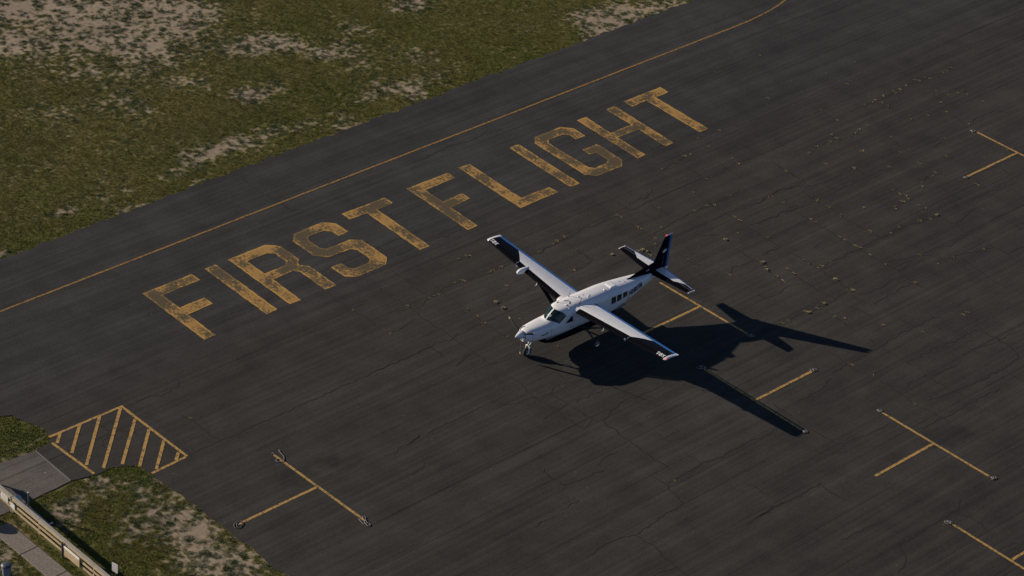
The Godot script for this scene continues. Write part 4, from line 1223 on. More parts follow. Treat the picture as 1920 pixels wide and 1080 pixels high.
	for k in 3:
		var ang := deg_to_rad(62.0 + 120.0 * k)
		var up := Vector3(0, cos(ang), sin(ang))
		var across := Vector3(0, -sin(ang), cos(ang))
		for part in [["blade", 0.2, 1.22, M.dark], ["blade_tip", 1.222, 1.345, M.tip_yellow]]:
			var P := []
			for i in 9:
				var r := lerpf(part[1], part[2], i / 8.0)
				var f := r / 1.345
				var ch2 := 0.085 * sin(clampf(f * 1.9 + 0.25, 0.0, 1.57)) * (1.0 if f < 0.86 else lerpf(1.0, 0.62, (f - 0.86) / 0.14))
				var tw := lerpf(0.95, 0.3, f)
				var dirc := across * cos(tw) + Vector3(1, 0, 0) * sin(tw)
				var nrm := up.cross(dirc)
				var row := []
				for j in 9:
					var a := TAU * j / 8.0
					row.append(Vector3(4.15, 1.8, 0) + up * r + dirc * cos(a) * ch2 + nrm * sin(a) * 0.014)
				P.append(row)
			var bs := begin()
			sheet(bs, P, func(i, _j): return (P[i][0] + P[i][4]) * 0.5)
			for j in 8: flat_tri(bs, (P[8][0] + P[8][4]) * 0.5, P[8][j], P[8][j + 1], up)
			done(bs, part[0], part[3], pr)
	# ---- cargo pod under the belly
	var podst := [[2.78, 0.05, 1.02, 0.92], [2.68, 0.34, 1.06, 0.80], [2.45, 0.50, 1.1, 0.70], [2.0, 0.62, 1.1, 0.60], [1.2, 0.68, 1.1, 0.54], [0.0, 0.70, 1.1, 0.52], [-1.5, 0.70, 1.1, 0.52], [-2.3, 0.68, 1.1, 0.56], [-3.0, 0.60, 1.12, 0.72], [-3.5, 0.46, 1.16, 0.94], [-3.85, 0.25, 1.2, 1.12]]
	var PP := []
	for q in podst:
		var row := []
		for j in 33:
			var a := TAU * j / 32.0
			var cx := signf(cos(a)) * pow(absf(cos(a)), 0.65)
			var sx := signf(sin(a)) * pow(absf(sin(a)), 0.65)
			row.append(Vector3(q[0], (q[2] + q[3]) * 0.5 + cx * (q[2] - q[3]) * 0.5, sx * q[1]))
		PP.append(row)
	var ps := begin()
	sheet(ps, PP, func(i, _j): return Vector3(podst[i][0], (podst[i][2] + podst[i][3]) * 0.5, 0))
	done(ps, "cargo_pod", M.black, A)
	wings(A)
	tail(A, fus)
	gear(A)
	details(A, fus)

# ---- wings
func w_le(y: float) -> float: return 0.56 - 0.075 * (y - 0.8)
func w_ch(y: float) -> float: return lerpf(1.82, 1.14, (y - 0.8) / 7.13)
func airfoil(c: float, t: float) -> Array:   # half thickness and camber
	var th := 5.0 * t * (0.2969 * sqrt(c) - 0.126 * c - 0.3516 * c * c + 0.2843 * c * c * c - 0.1036 * c * c * c * c)
	var cam := 0.022 * (0.8 * c - c * c) / 0.16 if c < 0.4 else 0.022 * (0.2 + 0.8 * c - c * c) / 0.36
	return [th, cam]
func wing_pt(y: float, c: float, upper: float, side: float, lift := 0.0) -> Vector3:
	var ch := w_ch(y)
	var t := lerpf(0.165, 0.125, (y - 0.8) / 7.13)
	var f := airfoil(c, t)
	var h: float = 2.47 + 0.052 * (y - 0.8) + ch * (f[1] + upper * f[0] - 0.045 * c) + lift * upper
	return Vector3(w_le(y) - c * ch, h, side * y)

func wing_patch(y0: Callable, y1: Callable, c0: Callable, c1: Callable, upper: float, side: float, ny: int, nc: int, on_tail := false) -> SurfaceTool:
	var P := []
	for a in ny + 1:
		var row := []
		for b in nc + 1:
			var tb := float(b) / nc
			var y := lerpf(y0.call(tb), y1.call(tb), float(a) / ny)
			var c := lerpf(c0.call(y), c1.call(y), tb)
			row.append(tail_pt(y, c, upper, side) if on_tail else wing_pt(y, c, upper, side))
		P.append(row)
	var st := begin()
	sheet(st, P, func(i, j): return P[i][j] - Vector3(0, upper, 0))
	return st

func wings(A: Node3D) -> void:
	for side in [-1.0, 1.0]:
		var W := Node3D.new()
		W.name = "wing"
		A.add_child(W, true)
		var k := func(v: float) -> Callable: return func(_x): return v
		var boot := func(y: float) -> float: return 0.34 / w_ch(y)
		var lowb := func(y: float) -> float: return 0.12 / w_ch(y)
		var te := func(y: float) -> float: return 1.0 - 0.22 / w_ch(y)
		var split := func(b: float) -> float: return lerpf(5.0, 6.05, b)
		var split_te := func(b: float) -> float: return lerpf(6.05, 6.18, b)
		done(wing_patch(k.call(0.55), split, boot, te, 1.0, side, 24, 12), "wing_skin", M.white, W)
		done(wing_patch(split, k.call(7.82), boot, te, 1.0, side, 12, 12), "outer_panel", M.black, W)
		# leading edge: upper and lower strips meet at the nose of the section
		var lb := begin()
		var P := []
		for a in 31:
			var y := lerpf(0.86, 7.82, a / 30.0)
			var row := []
			for b in range(-8, 13):
				var f := absf(b) / (12.0 if b > 0 else 8.0)
				var c: float = (boot.call(y) if b > 0 else lowb.call(y)) * f * f
				row.append(wing_pt(y, c, 1.0 if b > 0 else -1.0, side))
			P.append(row)
		sheet(lb, P, func(i, _j): return Vector3(P[i][8].x - 0.3, P[i][8].y, P[i][8].z))
		done(lb, "leading_edge_boot", M.boot, W)
		# white root cuff in front of the fuselage joint
		var rc := begin()
		var R := []
		for a in 5:
			var y := lerpf(0.5, 0.86, a / 4.0)
			var row := []
			for b in range(-8, 13):
				var f := absf(b) / (12.0 if b > 0 else 8.0)
				var c: float = (boot.call(y) if b > 0 else lowb.call(y)) * f * f
				row.append(wing_pt(y, c, 1.0 if b > 0 else -1.0, side) + Vector3(lerpf(0.30, 0.0, a / 4.0) * (1.0 - f * f), lerpf(0.03, 0.0, a / 4.0), 0))
			R.append(row)
		sheet(rc, R, func(i, _j): return Vector3(R[i][8].x - 0.3, R[i][8].y, R[i][8].z))
		done(rc, "root_cuff", M.white, W)
		done(wing_patch(k.call(0.75), k.call(7.82), te, k.call(1.0), 1.0, side, 24, 3), "trailing_edge_stripe", M.blue, W)
		done(wing_patch(k.call(0.55), k.call(7.82), lowb, k.call(1.0), -1.0, side, 24, 10), "lower_skin", M.white, W)
		# tip cap
		var T := []
		for a in 7:
			var f := a / 6.0
			var y := lerpf(7.82, 8.02, f)
			var s := sqrt(maxf(0.0, 1.0 - f * f * 0.97))
			var row := []
			for b in range(-14, 15):
				var c := pow(absf(b) / 14.0, 1.7)
				var up := 1.0 if b > 0 else -1.0
				var p := wing_pt(y, c, up, side)
				var m := (wing_pt(y, c, 1.0, side) + wing_pt(y, c, -1.0, side)) * 0.5
				p = m + (p - m) * s
				p.x -= 0.07 * f * f * (1.0 - c)
				row.append(p)
			T.append(row)
		var ts := begin()
		sheet(ts, T, func(i, _j): return Vector3(T[i][14].x - 0.4, (T[i][14].y + T[i][0].y) * 0.5, T[i][14].z - side * 0.25))
		done(ts, "wing_tip", M.white, W)
		if side < 0.0:
			var nl := begin()
			lathe(nl, wing_pt(7.97, 0.12, 1.0, side, 0.0) + Vector3(0.02, -0.02, 0), Vector3(0, 0, side), [[-0.02, 0.035], [0.02, 0.032], [0.04, 0.018], [0.05, 0.0]], 12)
			done(nl, "navigation_light", M.red, W)
		# markings X01, read from behind
		var mid := wing_pt(7.46, 0.17, 1.0, side)
		var fw := (wing_pt(7.40, 0.10, 1.0, side) - wing_pt(7.40, 0.32, 1.0, side)).normalized()
		var rt: Vector3 = (wing_pt(7.6, 0.2, 1.0, side) - wing_pt(7.2, 0.2, 1.0, side)).normalized() * side
		var nn: Vector3 = rt.cross(fw).normalized()
		for ci in 3:
			character("X01"[ci], 0.23, mid + nn * 0.012 + rt * (ci - 1) * 0.215, rt, fw, 0.048, M.white, "marking_character", W)
		# aileron and flap gaps: narrow dark slots
		for g in [[4.75, 4.75], [7.7, 7.7]]:
			var gs := begin()
			var pts := []
			for i in 6: pts.append(wing_pt(g[0], lerpf(0.72, 1.0, i / 5.0), 1.0, side, -0.002))
			tube(gs, pts, 0.007, 5)
			done(gs, "control_gap", M.seam if g[0] < 5.0 else M.dark, W)
		for yy in [1.6, 2.7, 3.8, 5.6, 6.7]:
			var cs := begin()
			var cpts := []
			for i in 8: cpts.append(wing_pt(yy, lerpf(0.25, 0.72, i / 7.0), 1.0, side, -0.002))
			tube(cs, cpts, 0.004, 4)
			done(cs, "panel_seam", M.seam if yy < 5.0 else M.letter_dark, W)
		var hs := begin()
		var hp := []
		for i in 24: hp.append(wing_pt(lerpf(0.9, 4.75, i / 23.0), 0.73, 1.0, side, -0.002))
		tube(hs, hp, 0.006, 5)
		done(hs, "flap_gap", M.seam, W)
		# landing light and fence at the end of the inner boot
		var ll := begin()
		tube(ll, [wing_pt(4.98, 0.02, 1.0, side, 0.02), wing_pt(4.98, 0.08, 1.0, side, 0.03), wing_pt(4.98, 0.2, 1.0, side, 0.03)], 0.025, 8)
		lathe(ll, wing_pt(4.86, 0.0, 1.0, side) + Vector3(-0.03, -0.02, 0), Vector3(1, 0, 0), [[0.0, 0.07], [0.05, 0.075], [0.09, 0.06], [0.1, 0.0]], 14)
		done(ll, "landing_light", M.metal, W)
		# strut to the belly
		var ss := begin()
		var pa := Vector3(0.15, 1.12, side * 0.72)
		var pb := wing_pt(3.35, 0.25, -1.0, side) + Vector3(0, 0.03, 0)
		var SP := []
		for e in 5:
			var p := pa.lerp(pb, e / 4.0)
			var row := []
			for j in 17:
				var a := TAU * j / 16.0
				row.append(p + Vector3(0.15 * cos(a), 0.035 * sin(a) * 0.85, -side * 0.035 * sin(a) * 0.5))
			SP.append(row)
		sheet(ss, SP, func(i, _j): return (SP[i][0] + SP[i][8]) * 0.5)
		done(ss, "wing_strut", M.black, A)
		var pt := begin()
		var pp: Vector3 = wing_pt(3.0, 0.10, -1.0, side)
		tube(pt, [pp + Vector3(0, 0.02, 0), pp - Vector3(0, 0.22, 0), pp + Vector3(0.16, -0.24, 0)], [0.03, 0.022, 0.016], 8)
		done(pt, "pitot_probe", M.white, W)
		if side > 0.0:
			var rp := begin()
			lathe(rp, Vector3(-0.35, 2.66, 4.26), Vector3(1, 0, 0), [[0.0, 0.0], [0.02, 0.06], [0.25, 0.14], [0.55, 0.18], [0.80, 0.185], [0.95, 0.165], [1.05, 0.125], [1.12, 0.07], [1.145, 0.0]], 24)
			done(rp, "radar_pod", M.white, W)

# ---- tail
func t_le(y: float) -> float: return lerpf(-6.42, -6.84, y / 3.12)
func t_ch(y: float) -> float: return lerpf(1.30, 0.58, y / 3.12)
func tail_pt(y: float, c: float, upper: float, side: float, lift := 0.0) -> Vector3:
	var f := airfoil(c, 0.10)
	return Vector3(t_le(y) - c * t_ch(y), 2.29 + upper * (t_ch(y) * f[0] + lift), side * y)
func f_le(h: float) -> float: return -6.74 - (h - 2.81) * 0.47
func f_te(h: float) -> float: return lerpf(-8.08, -8.19, (h - 2.2) / 2.4)
func fin_pt(h: float, c: float, upper: float, _side: float, lift := 0.0) -> Vector3:
	var ch := f_le(h) - f_te(h)
	var f := airfoil(c, 0.11)
	return Vector3(f_le(h) - c * ch, h, upper * (ch * f[0] + lift))

func tail(A: Node3D, fus: Node3D) -> void:
	var k := func(v: float) -> Callable: return func(_x): return v
	for side in [-1.0, 1.0]:
		var T := Node3D.new()
		T.name = "tailplane"
		A.add_child(T, true)
		var band := func(_y: float) -> float: return 0.40
		var split := func(b: float) -> float: return lerpf(1.65, 2.35, b)
		done(wing_patch(k.call(0.05), split, band, k.call(0.93), 1.0, side, 8, 6, true), "tail_skin", M.white, T)
		done(wing_patch(split, k.call(3.06), band, k.call(0.93), 1.0, side, 6, 6, true), "outer_panel", M.black, T)
		done(wing_patch(k.call(0.05), k.call(3.06), k.call(0.93), k.call(1.0), 1.0, side, 8, 2, true), "trailing_edge_stripe", M.blue, T)
		var lb := begin()
		var P := []
		for a in 15:
			var y := lerpf(0.05, 3.06, a / 14.0)
			var row := []
			for b in range(-6, 11):
				var f := absf(b) / (10.0 if b > 0 else 6.0)
				row.append(tail_pt(y, (0.40 if b > 0 else 0.2) * f * f, 1.0 if b > 0 else -1.0, side))
			P.append(row)
		sheet(lb, P, func(i, _j): return Vector3(P[i][6].x - 0.25, P[i][6].y, P[i][6].z))
		done(lb, "leading_edge_boot", M.boot, T)
		done(wing_patch(k.call(0.05), k.call(3.06), k.call(0.2), k.call(1.0), -1.0, side, 8, 5, true), "lower_skin", M.white, T)
		var C := []
		for a in 5:
			var f := a / 4.0
			var row := []
			for b in range(-10, 11):
				var c := pow(absf(b) / 10.0, 1.6)
				var p := tail_pt(lerpf(3.06, 3.13, f), c, 1.0 if b > 0 else -1.0, side)
				p.y = 2.29 + (p.y - 2.29) * sqrt(maxf(0.0, 1.0 - f * f))
				row.append(p)
			C.append(row)
		var cs := begin()
		sheet(cs, C, func(i, _j): return Vector3(C[i][10].x - 0.25, 2.29, C[i][10].z - side * 0.2))
		done(cs, "tail_tip", M.white, T)
		# row of small vortex vanes ahead of the elevator
		for v in 7:
			var vs := begin()
			var y := 2.3 + v * 0.10
			var p := tail_pt(y, 0.86, 1.0, side, 0.008)
			box(vs, p, Vector3(0.03, 0.010, 0.012), 0.0, Basis(Vector3.UP, 0.35 * side))
			done(vs, "vortex_vane", M.white, T)
		var es := begin()
		var ep := []
		for i in 12: ep.append(tail_pt(lerpf(0.2, 3.0, i / 11.0), 0.58, 1.0, side, -0.003))
		tube(es, ep, 0.006, 5)
		done(es, "elevator_gap", M.seam, T)
	var F := Node3D.new()
	F.name = "fin"
	A.add_child(F)
	var rud := func(h: float) -> float: return 1.0 - 0.2 / (f_le(h) - f_te(h))
	var fb := begin()
	var P2 := []
	for a in 17:
		var h := lerpf(2.2, 4.55, a / 16.0)
		var row := []
		for b in range(-14, 15):
			var f := absf(b) / 14.0
			row.append(fin_pt(h, rud.call(h) * f * f, 1.0 if b > 0 else -1.0, 0.0))
		P2.append(row)
	sheet(fb, P2, func(i, _j): return Vector3(P2[i][14].x - 0.3, P2[i][14].y, 0))
	done(fb, "fin_skin", M.black, F)
	for u in [-1.0, 1.0]:
		var Q := []
		for a in 13:
			var h := lerpf(2.2, 4.55, a / 12.0)
			var row := []
			for b in 4: row.append(fin_pt(h, lerpf(rud.call(h), 1.0, b / 3.0), u, 0.0))
			Q.append(row)
		var qs := begin()
		sheet(qs, Q, func(i, j): return Q[i][j] - Vector3(0, 0, u))
		done(qs, "rudder_stripe", M.blue, F)
	var cap := begin()
	var CP := []
	for a in 5:
		var f := a / 4.0
		var row := []
		for b in range(-12, 13):
			var c := pow(absf(b) / 12.0, 1.5)
			var p := fin_pt(lerpf(4.55, 4.63, f), c, 1.0 if b > 0 else -1.0, 0.0)
			p.z *= sqrt(maxf(0.0, 1.0 - f * f))
			row.append(p)
		CP.append(row)
	sheet(cap, CP, func(i, _j): return Vector3(CP[i][12].x - 0.25, 4.4, 0))
	done(cap, "fin_cap", M.white, F)
	var bc := begin()
	lathe(bc, Vector3(-7.66, 4.60, 0), Vector3.UP, [[0.0, 0.042], [0.03, 0.042], [0.06, 0.03], [0.075, 0.0]], 14)
	done(bc, "beacon", M.red, F)
	# rudder hinge gap, emblem, flag
	var hg := begin()
	tube(hg, [fin_pt(2.5, 0.60, -1.0, 0.0, -0.002), fin_pt(3.2, 0.56, -1.0, 0.0, -0.002)], 0.007, 5)
	done(hg, "trim_rod", M.letter_grey, F)
	var em := begin()
	var ec := fin_pt(3.52, 0.50, -1.0, 0.0, 0.008)
	var ax := (fin_pt(3.52, 0.40, -1.0, 0.0, 0.008) - fin_pt(3.52, 0.60, -1.0, 0.0, 0.008)).normalized()
	var rim := [ec + ax * 0.23 - Vector3(0, 0.05, 0), ec + ax * 0.07 + Vector3(0, 0.08, 0), ec - ax * 0.03 + Vector3(0, 0.11, 0), ec - ax * 0.23 + Vector3(0, 0.05, 0), ec - ax * 0.07 - Vector3(0, 0.08, 0), ec + ax * 0.03 - Vector3(0, 0.11, 0)]
	for i in 6: flat_tri(em, ec, rim[i], rim[(i + 1) % 6], Vector3(0, 0, -1))
	done(em, "emblem", M.white, F)
	# dorsal fin with the black saddle that runs down on to the tail cone
	var ds := begin()
	var D := []
	for i in 15:
		var s := lerpf(-4.55, -7.2, i / 14.0)
		var hh := 2.50 + 0.30 * clampf((-4.55 - s) / 0.7, 0.0, 1.0) * 0.62 + 0.21 * clampf((-5.25 - s) / 1.25, 0.0, 1.0) + 0.1 * clampf((-6.5 - s) / 0.7, 0.0, 1.0)
		var wd := lerpf(0.006, 0.07, i / 14.0)
		var q := station(s)
		var hw := 0.02 + 0.20 * clampf((-4.55 - s) / 2.3, 0.0, 1.0)
		var edge := pow(maxf(0.0, 1.0 - pow(minf(0.97, hw / q[1]), q[5])), 1.0 / q[5])
		var row := []
		for b in range(-8, 9):
			var ab := absi(b)
			var sd := 1.0 if b > 0 else -1.0
			if ab <= 2: row.append(Vector3(s, lerpf(hh, q[2] + 0.02, (ab / 2.0) * (ab / 2.0)), sd * wd * ab / 2.0))
			else:
				var v := 1.0 - (1.0 - edge) * pow((ab - 2) / 6.0, 1.6)
				var p := skin(q, minf(v, 0.9995), sd)
				p += Vector3(0, 0.004, sd * 0.006)
				if absf(p.z) < wd: p.z = sd * wd
				row.append(p)
		D.append(row)
	sheet(ds, D, func(i, _j): return Vector3(D[i][0].x, 2.0, 0))
	done(ds, "dorsal_fin", M.black, F)
	var fc := [Vector3(-6.28, 2.56, -0.058), Vector3(0, 0, -1)]
	for n in 5:
		var fs := begin()
		box(fs, fc[0] + Vector3(0, 0.05 - n * 0.025, 0), Vector3(0.13, 0.0115, 0.004))
		done(fs, "flag_stripe", M.flag_red if n % 2 == 0 else M.white, F)
	var fcn := begin()
	box(fcn, fc[0] + Vector3(0.07, 0.03, -0.004), Vector3(0.055, 0.032, 0.004))
	done(fcn, "flag_canton", M.blue, F)

# ---- landing gear
func wheel(at: Vector3, r: float, wide: float, parent: Node) -> void:
	var t := begin()
	lathe(t, at - Vector3(0, 0, wide * 0.5), Vector3(0, 0, 1), [[0.02, r * 0.52], [0.0, r * 0.72], [0.02, r * 0.9], [wide * 0.25, r * 0.985], [wide * 0.5, r], [wide * 0.75, r * 0.985], [wide - 0.02, r * 0.9], [wide, r * 0.72], [wide - 0.02, r * 0.52]], 28)
	done(t, "tyre", M.tyre, parent)
	var h := begin()
	lathe(h, at - Vector3(0, 0, wide * 0.5), Vector3(0, 0, 1), [[0.01, 0.0], [0.01, r * 0.16], [0.03, r * 0.2], [0.035, r * 0.42], [0.012, r * 0.53], [wide - 0.012, r * 0.53], [wide - 0.035, r * 0.42], [wide - 0.03, r * 0.2], [wide - 0.01, r * 0.16], [wide - 0.01, 0.0]], 24)
	done(h, "hub", M.metal, parent)

func gear(A: Node3D) -> void:
	for side in [-1.0, 1.0]:
		var G := Node3D.new()
		G.name = "main_gear"
		A.add_child(G, true)
		var s := begin()
		tube(s, [Vector3(-0.45, 0.98, side * 0.5), Vector3(-0.48, 0.88, side * 0.85), Vector3(-0.52, 0.66, side * 1.3), Vector3(-0.54, 0.40, side * 1.66), Vector3(-0.54, 0.37, side * 1.76)], [0.10, 0.085, 0.07, 0.06, 0.055], 12, 0.6)
		done(s, "leg", M.letter_dark, G)
		wheel(Vector3(-0.54, 0.37, side * 1.80), 0.37, 0.24, G)
		var b := begin()
		lathe(b, Vector3(-0.54, 0.37, side * 1.66), Vector3(0, 0, side), [[-0.02, 0.0], [-0.02, 0.14], [0.03, 0.15], [0.03, 0.0]], 18)
		done(b, "brake_disc", M.steel, G)
	var N := Node3D.new()
	N.name = "nose_gear"
	A.add_child(N)
	var s2 := begin()
	tube(s2, [Vector3(3.38, 1.25, 0), Vector3(3.44, 0.88, 0)], 0.062, 14)
	done(s2, "oleo_cylinder", M.white, N)
	var s3 := begin()
	tube(s3, [Vector3(3.44, 0.9, 0), Vector3(3.47, 0.70, 0)], 0.042, 12)
	done(s3, "oleo_piston", M.metal, N)
	for z in [-0.15, 0.15]:
		var s4 := begin()
		tube(s4, [Vector3(3.46, 0.72, z * 0.3), Vector3(3.47, 0.70, z), Vector3(3.50, 0.5, z), Vector3(3.52, 0.33, z)], [0.05, 0.048, 0.042, 0.04], 10)
		done(s4, "fork_leg", M.white, N)
	var s5 := begin()
	tube(s5, [Vector3(3.38, 0.98, 0.0), Vector3(3.22, 0.86, 0.0), Vector3(3.38, 0.72, 0.0)], 0.024, 8)
	tube(s5, [Vector3(3.42, 1.0, 0.0), Vector3(3.1, 1.12, -0.12)], 0.02, 8)
	done(s5, "torque_link", M.white, N)
	wheel(Vector3(3.52, 0.325, 0), 0.325, 0.19, N)

# ---- aerials, vents, lettering
func details(A: Node3D, fus: Node3D) -> void:
	for a in [[-0.05, 0.46, 0.42], [-0.04, -0.52, 0.40], [1.0, 0.33, 0.16]]:
		var st := begin()
		var y: float = on_skin(a[0], 2.72, 1.0)[0].y + (0.02 if absf(a[1]) < 0.4 else -0.01)
		if absf(a[1]) > 0.4: y = 2.70
		tube(st, [Vector3(a[0], y, a[1]), Vector3(a[0] - 0.06, y + a[2] * 0.5, a[1]), Vector3(a[0] - 0.16, y + a[2], a[1])], [0.022, 0.012, 0.007], 7)
		lathe(st, Vector3(a[0], y - 0.01, a[1]), Vector3.UP, [[0.0, 0.05], [0.02, 0.045], [0.04, 0.0]], 10)
		done(st, "whip_aerial", M.letter_dark, A)
	for d in [[0.76, -0.18, 0.10, 0.05], [0.82, -0.50, 0.06, 0.04], [0.25, -0.38, 0.05, 0.04], [-0.46, -0.14, 0.05, 0.04], [-0.46, 0.06, 0.08, 0.05], [-0.85, 0.04, 0.05, 0.04], [-2.33, -0.28, 0.06, 0.07], [0.5, 0.55, 0.05, 0.03], [-3.9, 0.05, 0.04, 0.05], [-4.2, -0.12, 0.04, 0.04]]:
		var st := begin()
		var q := station(d[0])
		var f := pow(absf(d[1]) / q[1], q[5])
		var y: float = q[4] + (q[2] - q[4]) * pow(1.0 - f, 1.0 / q[5])
		lathe(st, Vector3(d[0], y - 0.012, d[1]), Vector3.UP, [[0.0, d[2]], [d[3] * 0.5, d[2] * 0.85], [d[3] * 0.85, d[2] * 0.5], [d[3], 0.0]], 14)
		done(st, "roof_dome", M.white if d[2] > 0.055 else M.letter_grey, A)
	# looped tow of cable on the roof
	var lp := begin()
	var pts := []
	for i in 15:
		var t := i / 14.0
		pts.append(Vector3(0.58 - 0.22 * sin(t * PI) - 0.05 * t, 2.762, lerpf(0.22, -0.2, t)))
	tube(lp, pts, 0.016, 6)
	done(lp, "loop_aerial", mat(0.10, 0.03, 0.03, 0.6), A)
	# blade aerial and box fairing
	var bl := begin()
	var c := Vector3(-0.95, 2.735, -0.36)
	var tp := [c + Vector3(0.13, 0, 0), c + Vector3(-0.02, 0.18, 0), c + Vector3(-0.13, 0.18, 0), c + Vector3(-0.13, 0, 0)]
	for z in [-0.02, 0.02]:
		quad(bl, tp[0], tp[1] + Vector3(0, 0, z), tp[2] + Vector3(0, 0, z * 0.4), tp[3] + Vector3(0, 0, z * 0.4), Vector3(0, 0, z))
	done(bl, "blade_aerial", M.white, A)
	var bf := begin()
	var y0 := 2.58
	var fx := [[-2.66, -0.02], [-2.86, 0.11], [-3.2, 0.12], [-3.36, 0.02]]
	for i in 3:
		var a = fx[i]
		var b = fx[i + 1]
		quad(bf, Vector3(a[0], y0 + 0.07 + a[1], 0.16), Vector3(b[0], y0 + 0.07 + b[1], 0.16), Vector3(b[0], y0 + 0.07 + b[1], -0.34), Vector3(a[0], y0 + 0.07 + a[1], -0.34), Vector3(0, 1, 0.01 if i < 1 else 0.0))
		for e in [[0.16, 0.22], [-0.34, -0.42]]:
			quad(bf, Vector3(a[0], y0 + 0.07 + a[1], e[0]), Vector3(b[0], y0 + 0.07 + b[1], e[0]), Vector3(b[0], y0, e[1]), Vector3(a[0], y0, e[1]), Vector3(0, 0, e[0]))
	quad(bf, Vector3(-3.36, y0 + 0.09, 0.16), Vector3(-3.36, y0 + 0.09, -0.34), Vector3(-3.38, y0 - 0.02, -0.42), Vector3(-3.38, y0 - 0.02, 0.22), Vector3(-1, 0, 0))
	quad(bf, Vector3(-2.66, y0 + 0.05, 0.16), Vector3(-2.66, y0 + 0.05, -0.34), Vector3(-2.65, y0, -0.42), Vector3(-2.65, y0, 0.22), Vector3(1, 0, 0))
	done(bf, "roof_fairing", M.white, A)
	# registration on the rear fuselage, letter by letter along the taper
	var reg := "N101XW"
	for i in reg.length():
		var s := lerpf(-4.24, -5.28, i / 5.0)
		var h := lerpf(2.02, 2.14, i / 5.0)
		var p := on_skin(s, h, -1.0, 0.012)
		var along: Vector3 = (on_skin(s - 0.1, h + 0.011, -1.0)[0] - on_skin(s + 0.1, h - 0.011, -1.0)[0]).normalized()
		var n: Vector3 = p[1]
		character(reg[i], 0.27, p[0], along, n.cross(along), 0.055, M.letter_dark, "registration_letter", fus)
	# small lettering and badge lines
	for l in [[-4.12, 1.70, "ZRT", 0.13, M.letter_dark]]:
		if true:
			var p := on_skin(l[0], l[1], -1.0, 0.012)
			var al: Vector3 = (on_skin(l[0] - 0.1, l[1], -1.0)[0] - on_skin(l[0] + 0.1, l[1], -1.0)[0]).normalized()
			text_at(l[2], l[3], p[0], al, p[1].cross(al), l[4], "small_lettering", fus)
	# faint two-line notice below the cockpit door window, too small to read
	for r in 3:
		for w in 3:
			var ns := begin()
			var s := 1.14 - w * 0.16
			var p := on_skin(s, 1.62 - r * 0.07, -1.0, 0.008)
			box(ns, p[0], Vector3(0.055 if (r + w) % 2 == 0 else 0.035, 0.008, 0.004))
			done(ns, "notice_line", M.letter_grey, fus)
	# bird emblem on the cowling
	var bs := begin()
	var b0 := []
	for i in 12:
		var t := i / 11.0
		var s := lerpf(3.12, 2.78, t)
		var h := 1.66 - 0.07 * sin(t * PI) + 0.05 * t
		b0.append(on_skin(s, h, -1.0, 0.006)[0])
	tube(bs, b0, [0.012, 0.03, 0.04, 0.024, 0.02, 0.026, 0.028, 0.026, 0.024, 0.036, 0.04, 0.015], 6)
	done(bs, "emblem", M.letter_dark, fus)
	var cp := begin()
	var pc := on_skin(2.62, 1.72, -1.0, 0.004)
	lathe(cp, pc[0], pc[1], [[0.0, 0.035], [0.01, 0.03], [0.012, 0.0]], 10)
	done(cp, "vent", M.letter_dark, fus)
	# tail tie-down eye under the tail cone
	var te := begin()
	var ring := []
	for i in 13: ring.append(Vector3(-6.9 + 0.05 * cos(TAU * i / 12.0), 1.80 + 0.05 * sin(TAU * i / 12.0), 0))
	tube(te, ring, 0.012, 6, 1.0, false)
	done(te, "tie_down_eye", M.metal, A)

# ------------------------------------------------------------------ fence corner
func wood(seed_: int, r: float, g: float, b: float) -> StandardMaterial3D:
	var m := mat(r, g, b, 0.85)
	var n := NoiseTexture2D.new()
	n.width = 256; n.height = 256; n.seamless = true
	n.noise = noise(seed_, 0.02, 4)
	var ramp := Gradient.new()
	ramp.colors = PackedColorArray([Color(0.66, 0.64, 0.60), Color(1, 1, 1)])
	n.color_ramp = ramp
	m.albedo_texture = n
	m.uv1_triplanar = true
	m.uv1_world_triplanar = true
	m.uv1_scale = Vector3(5.0, 5.0, 0.5)
	return m

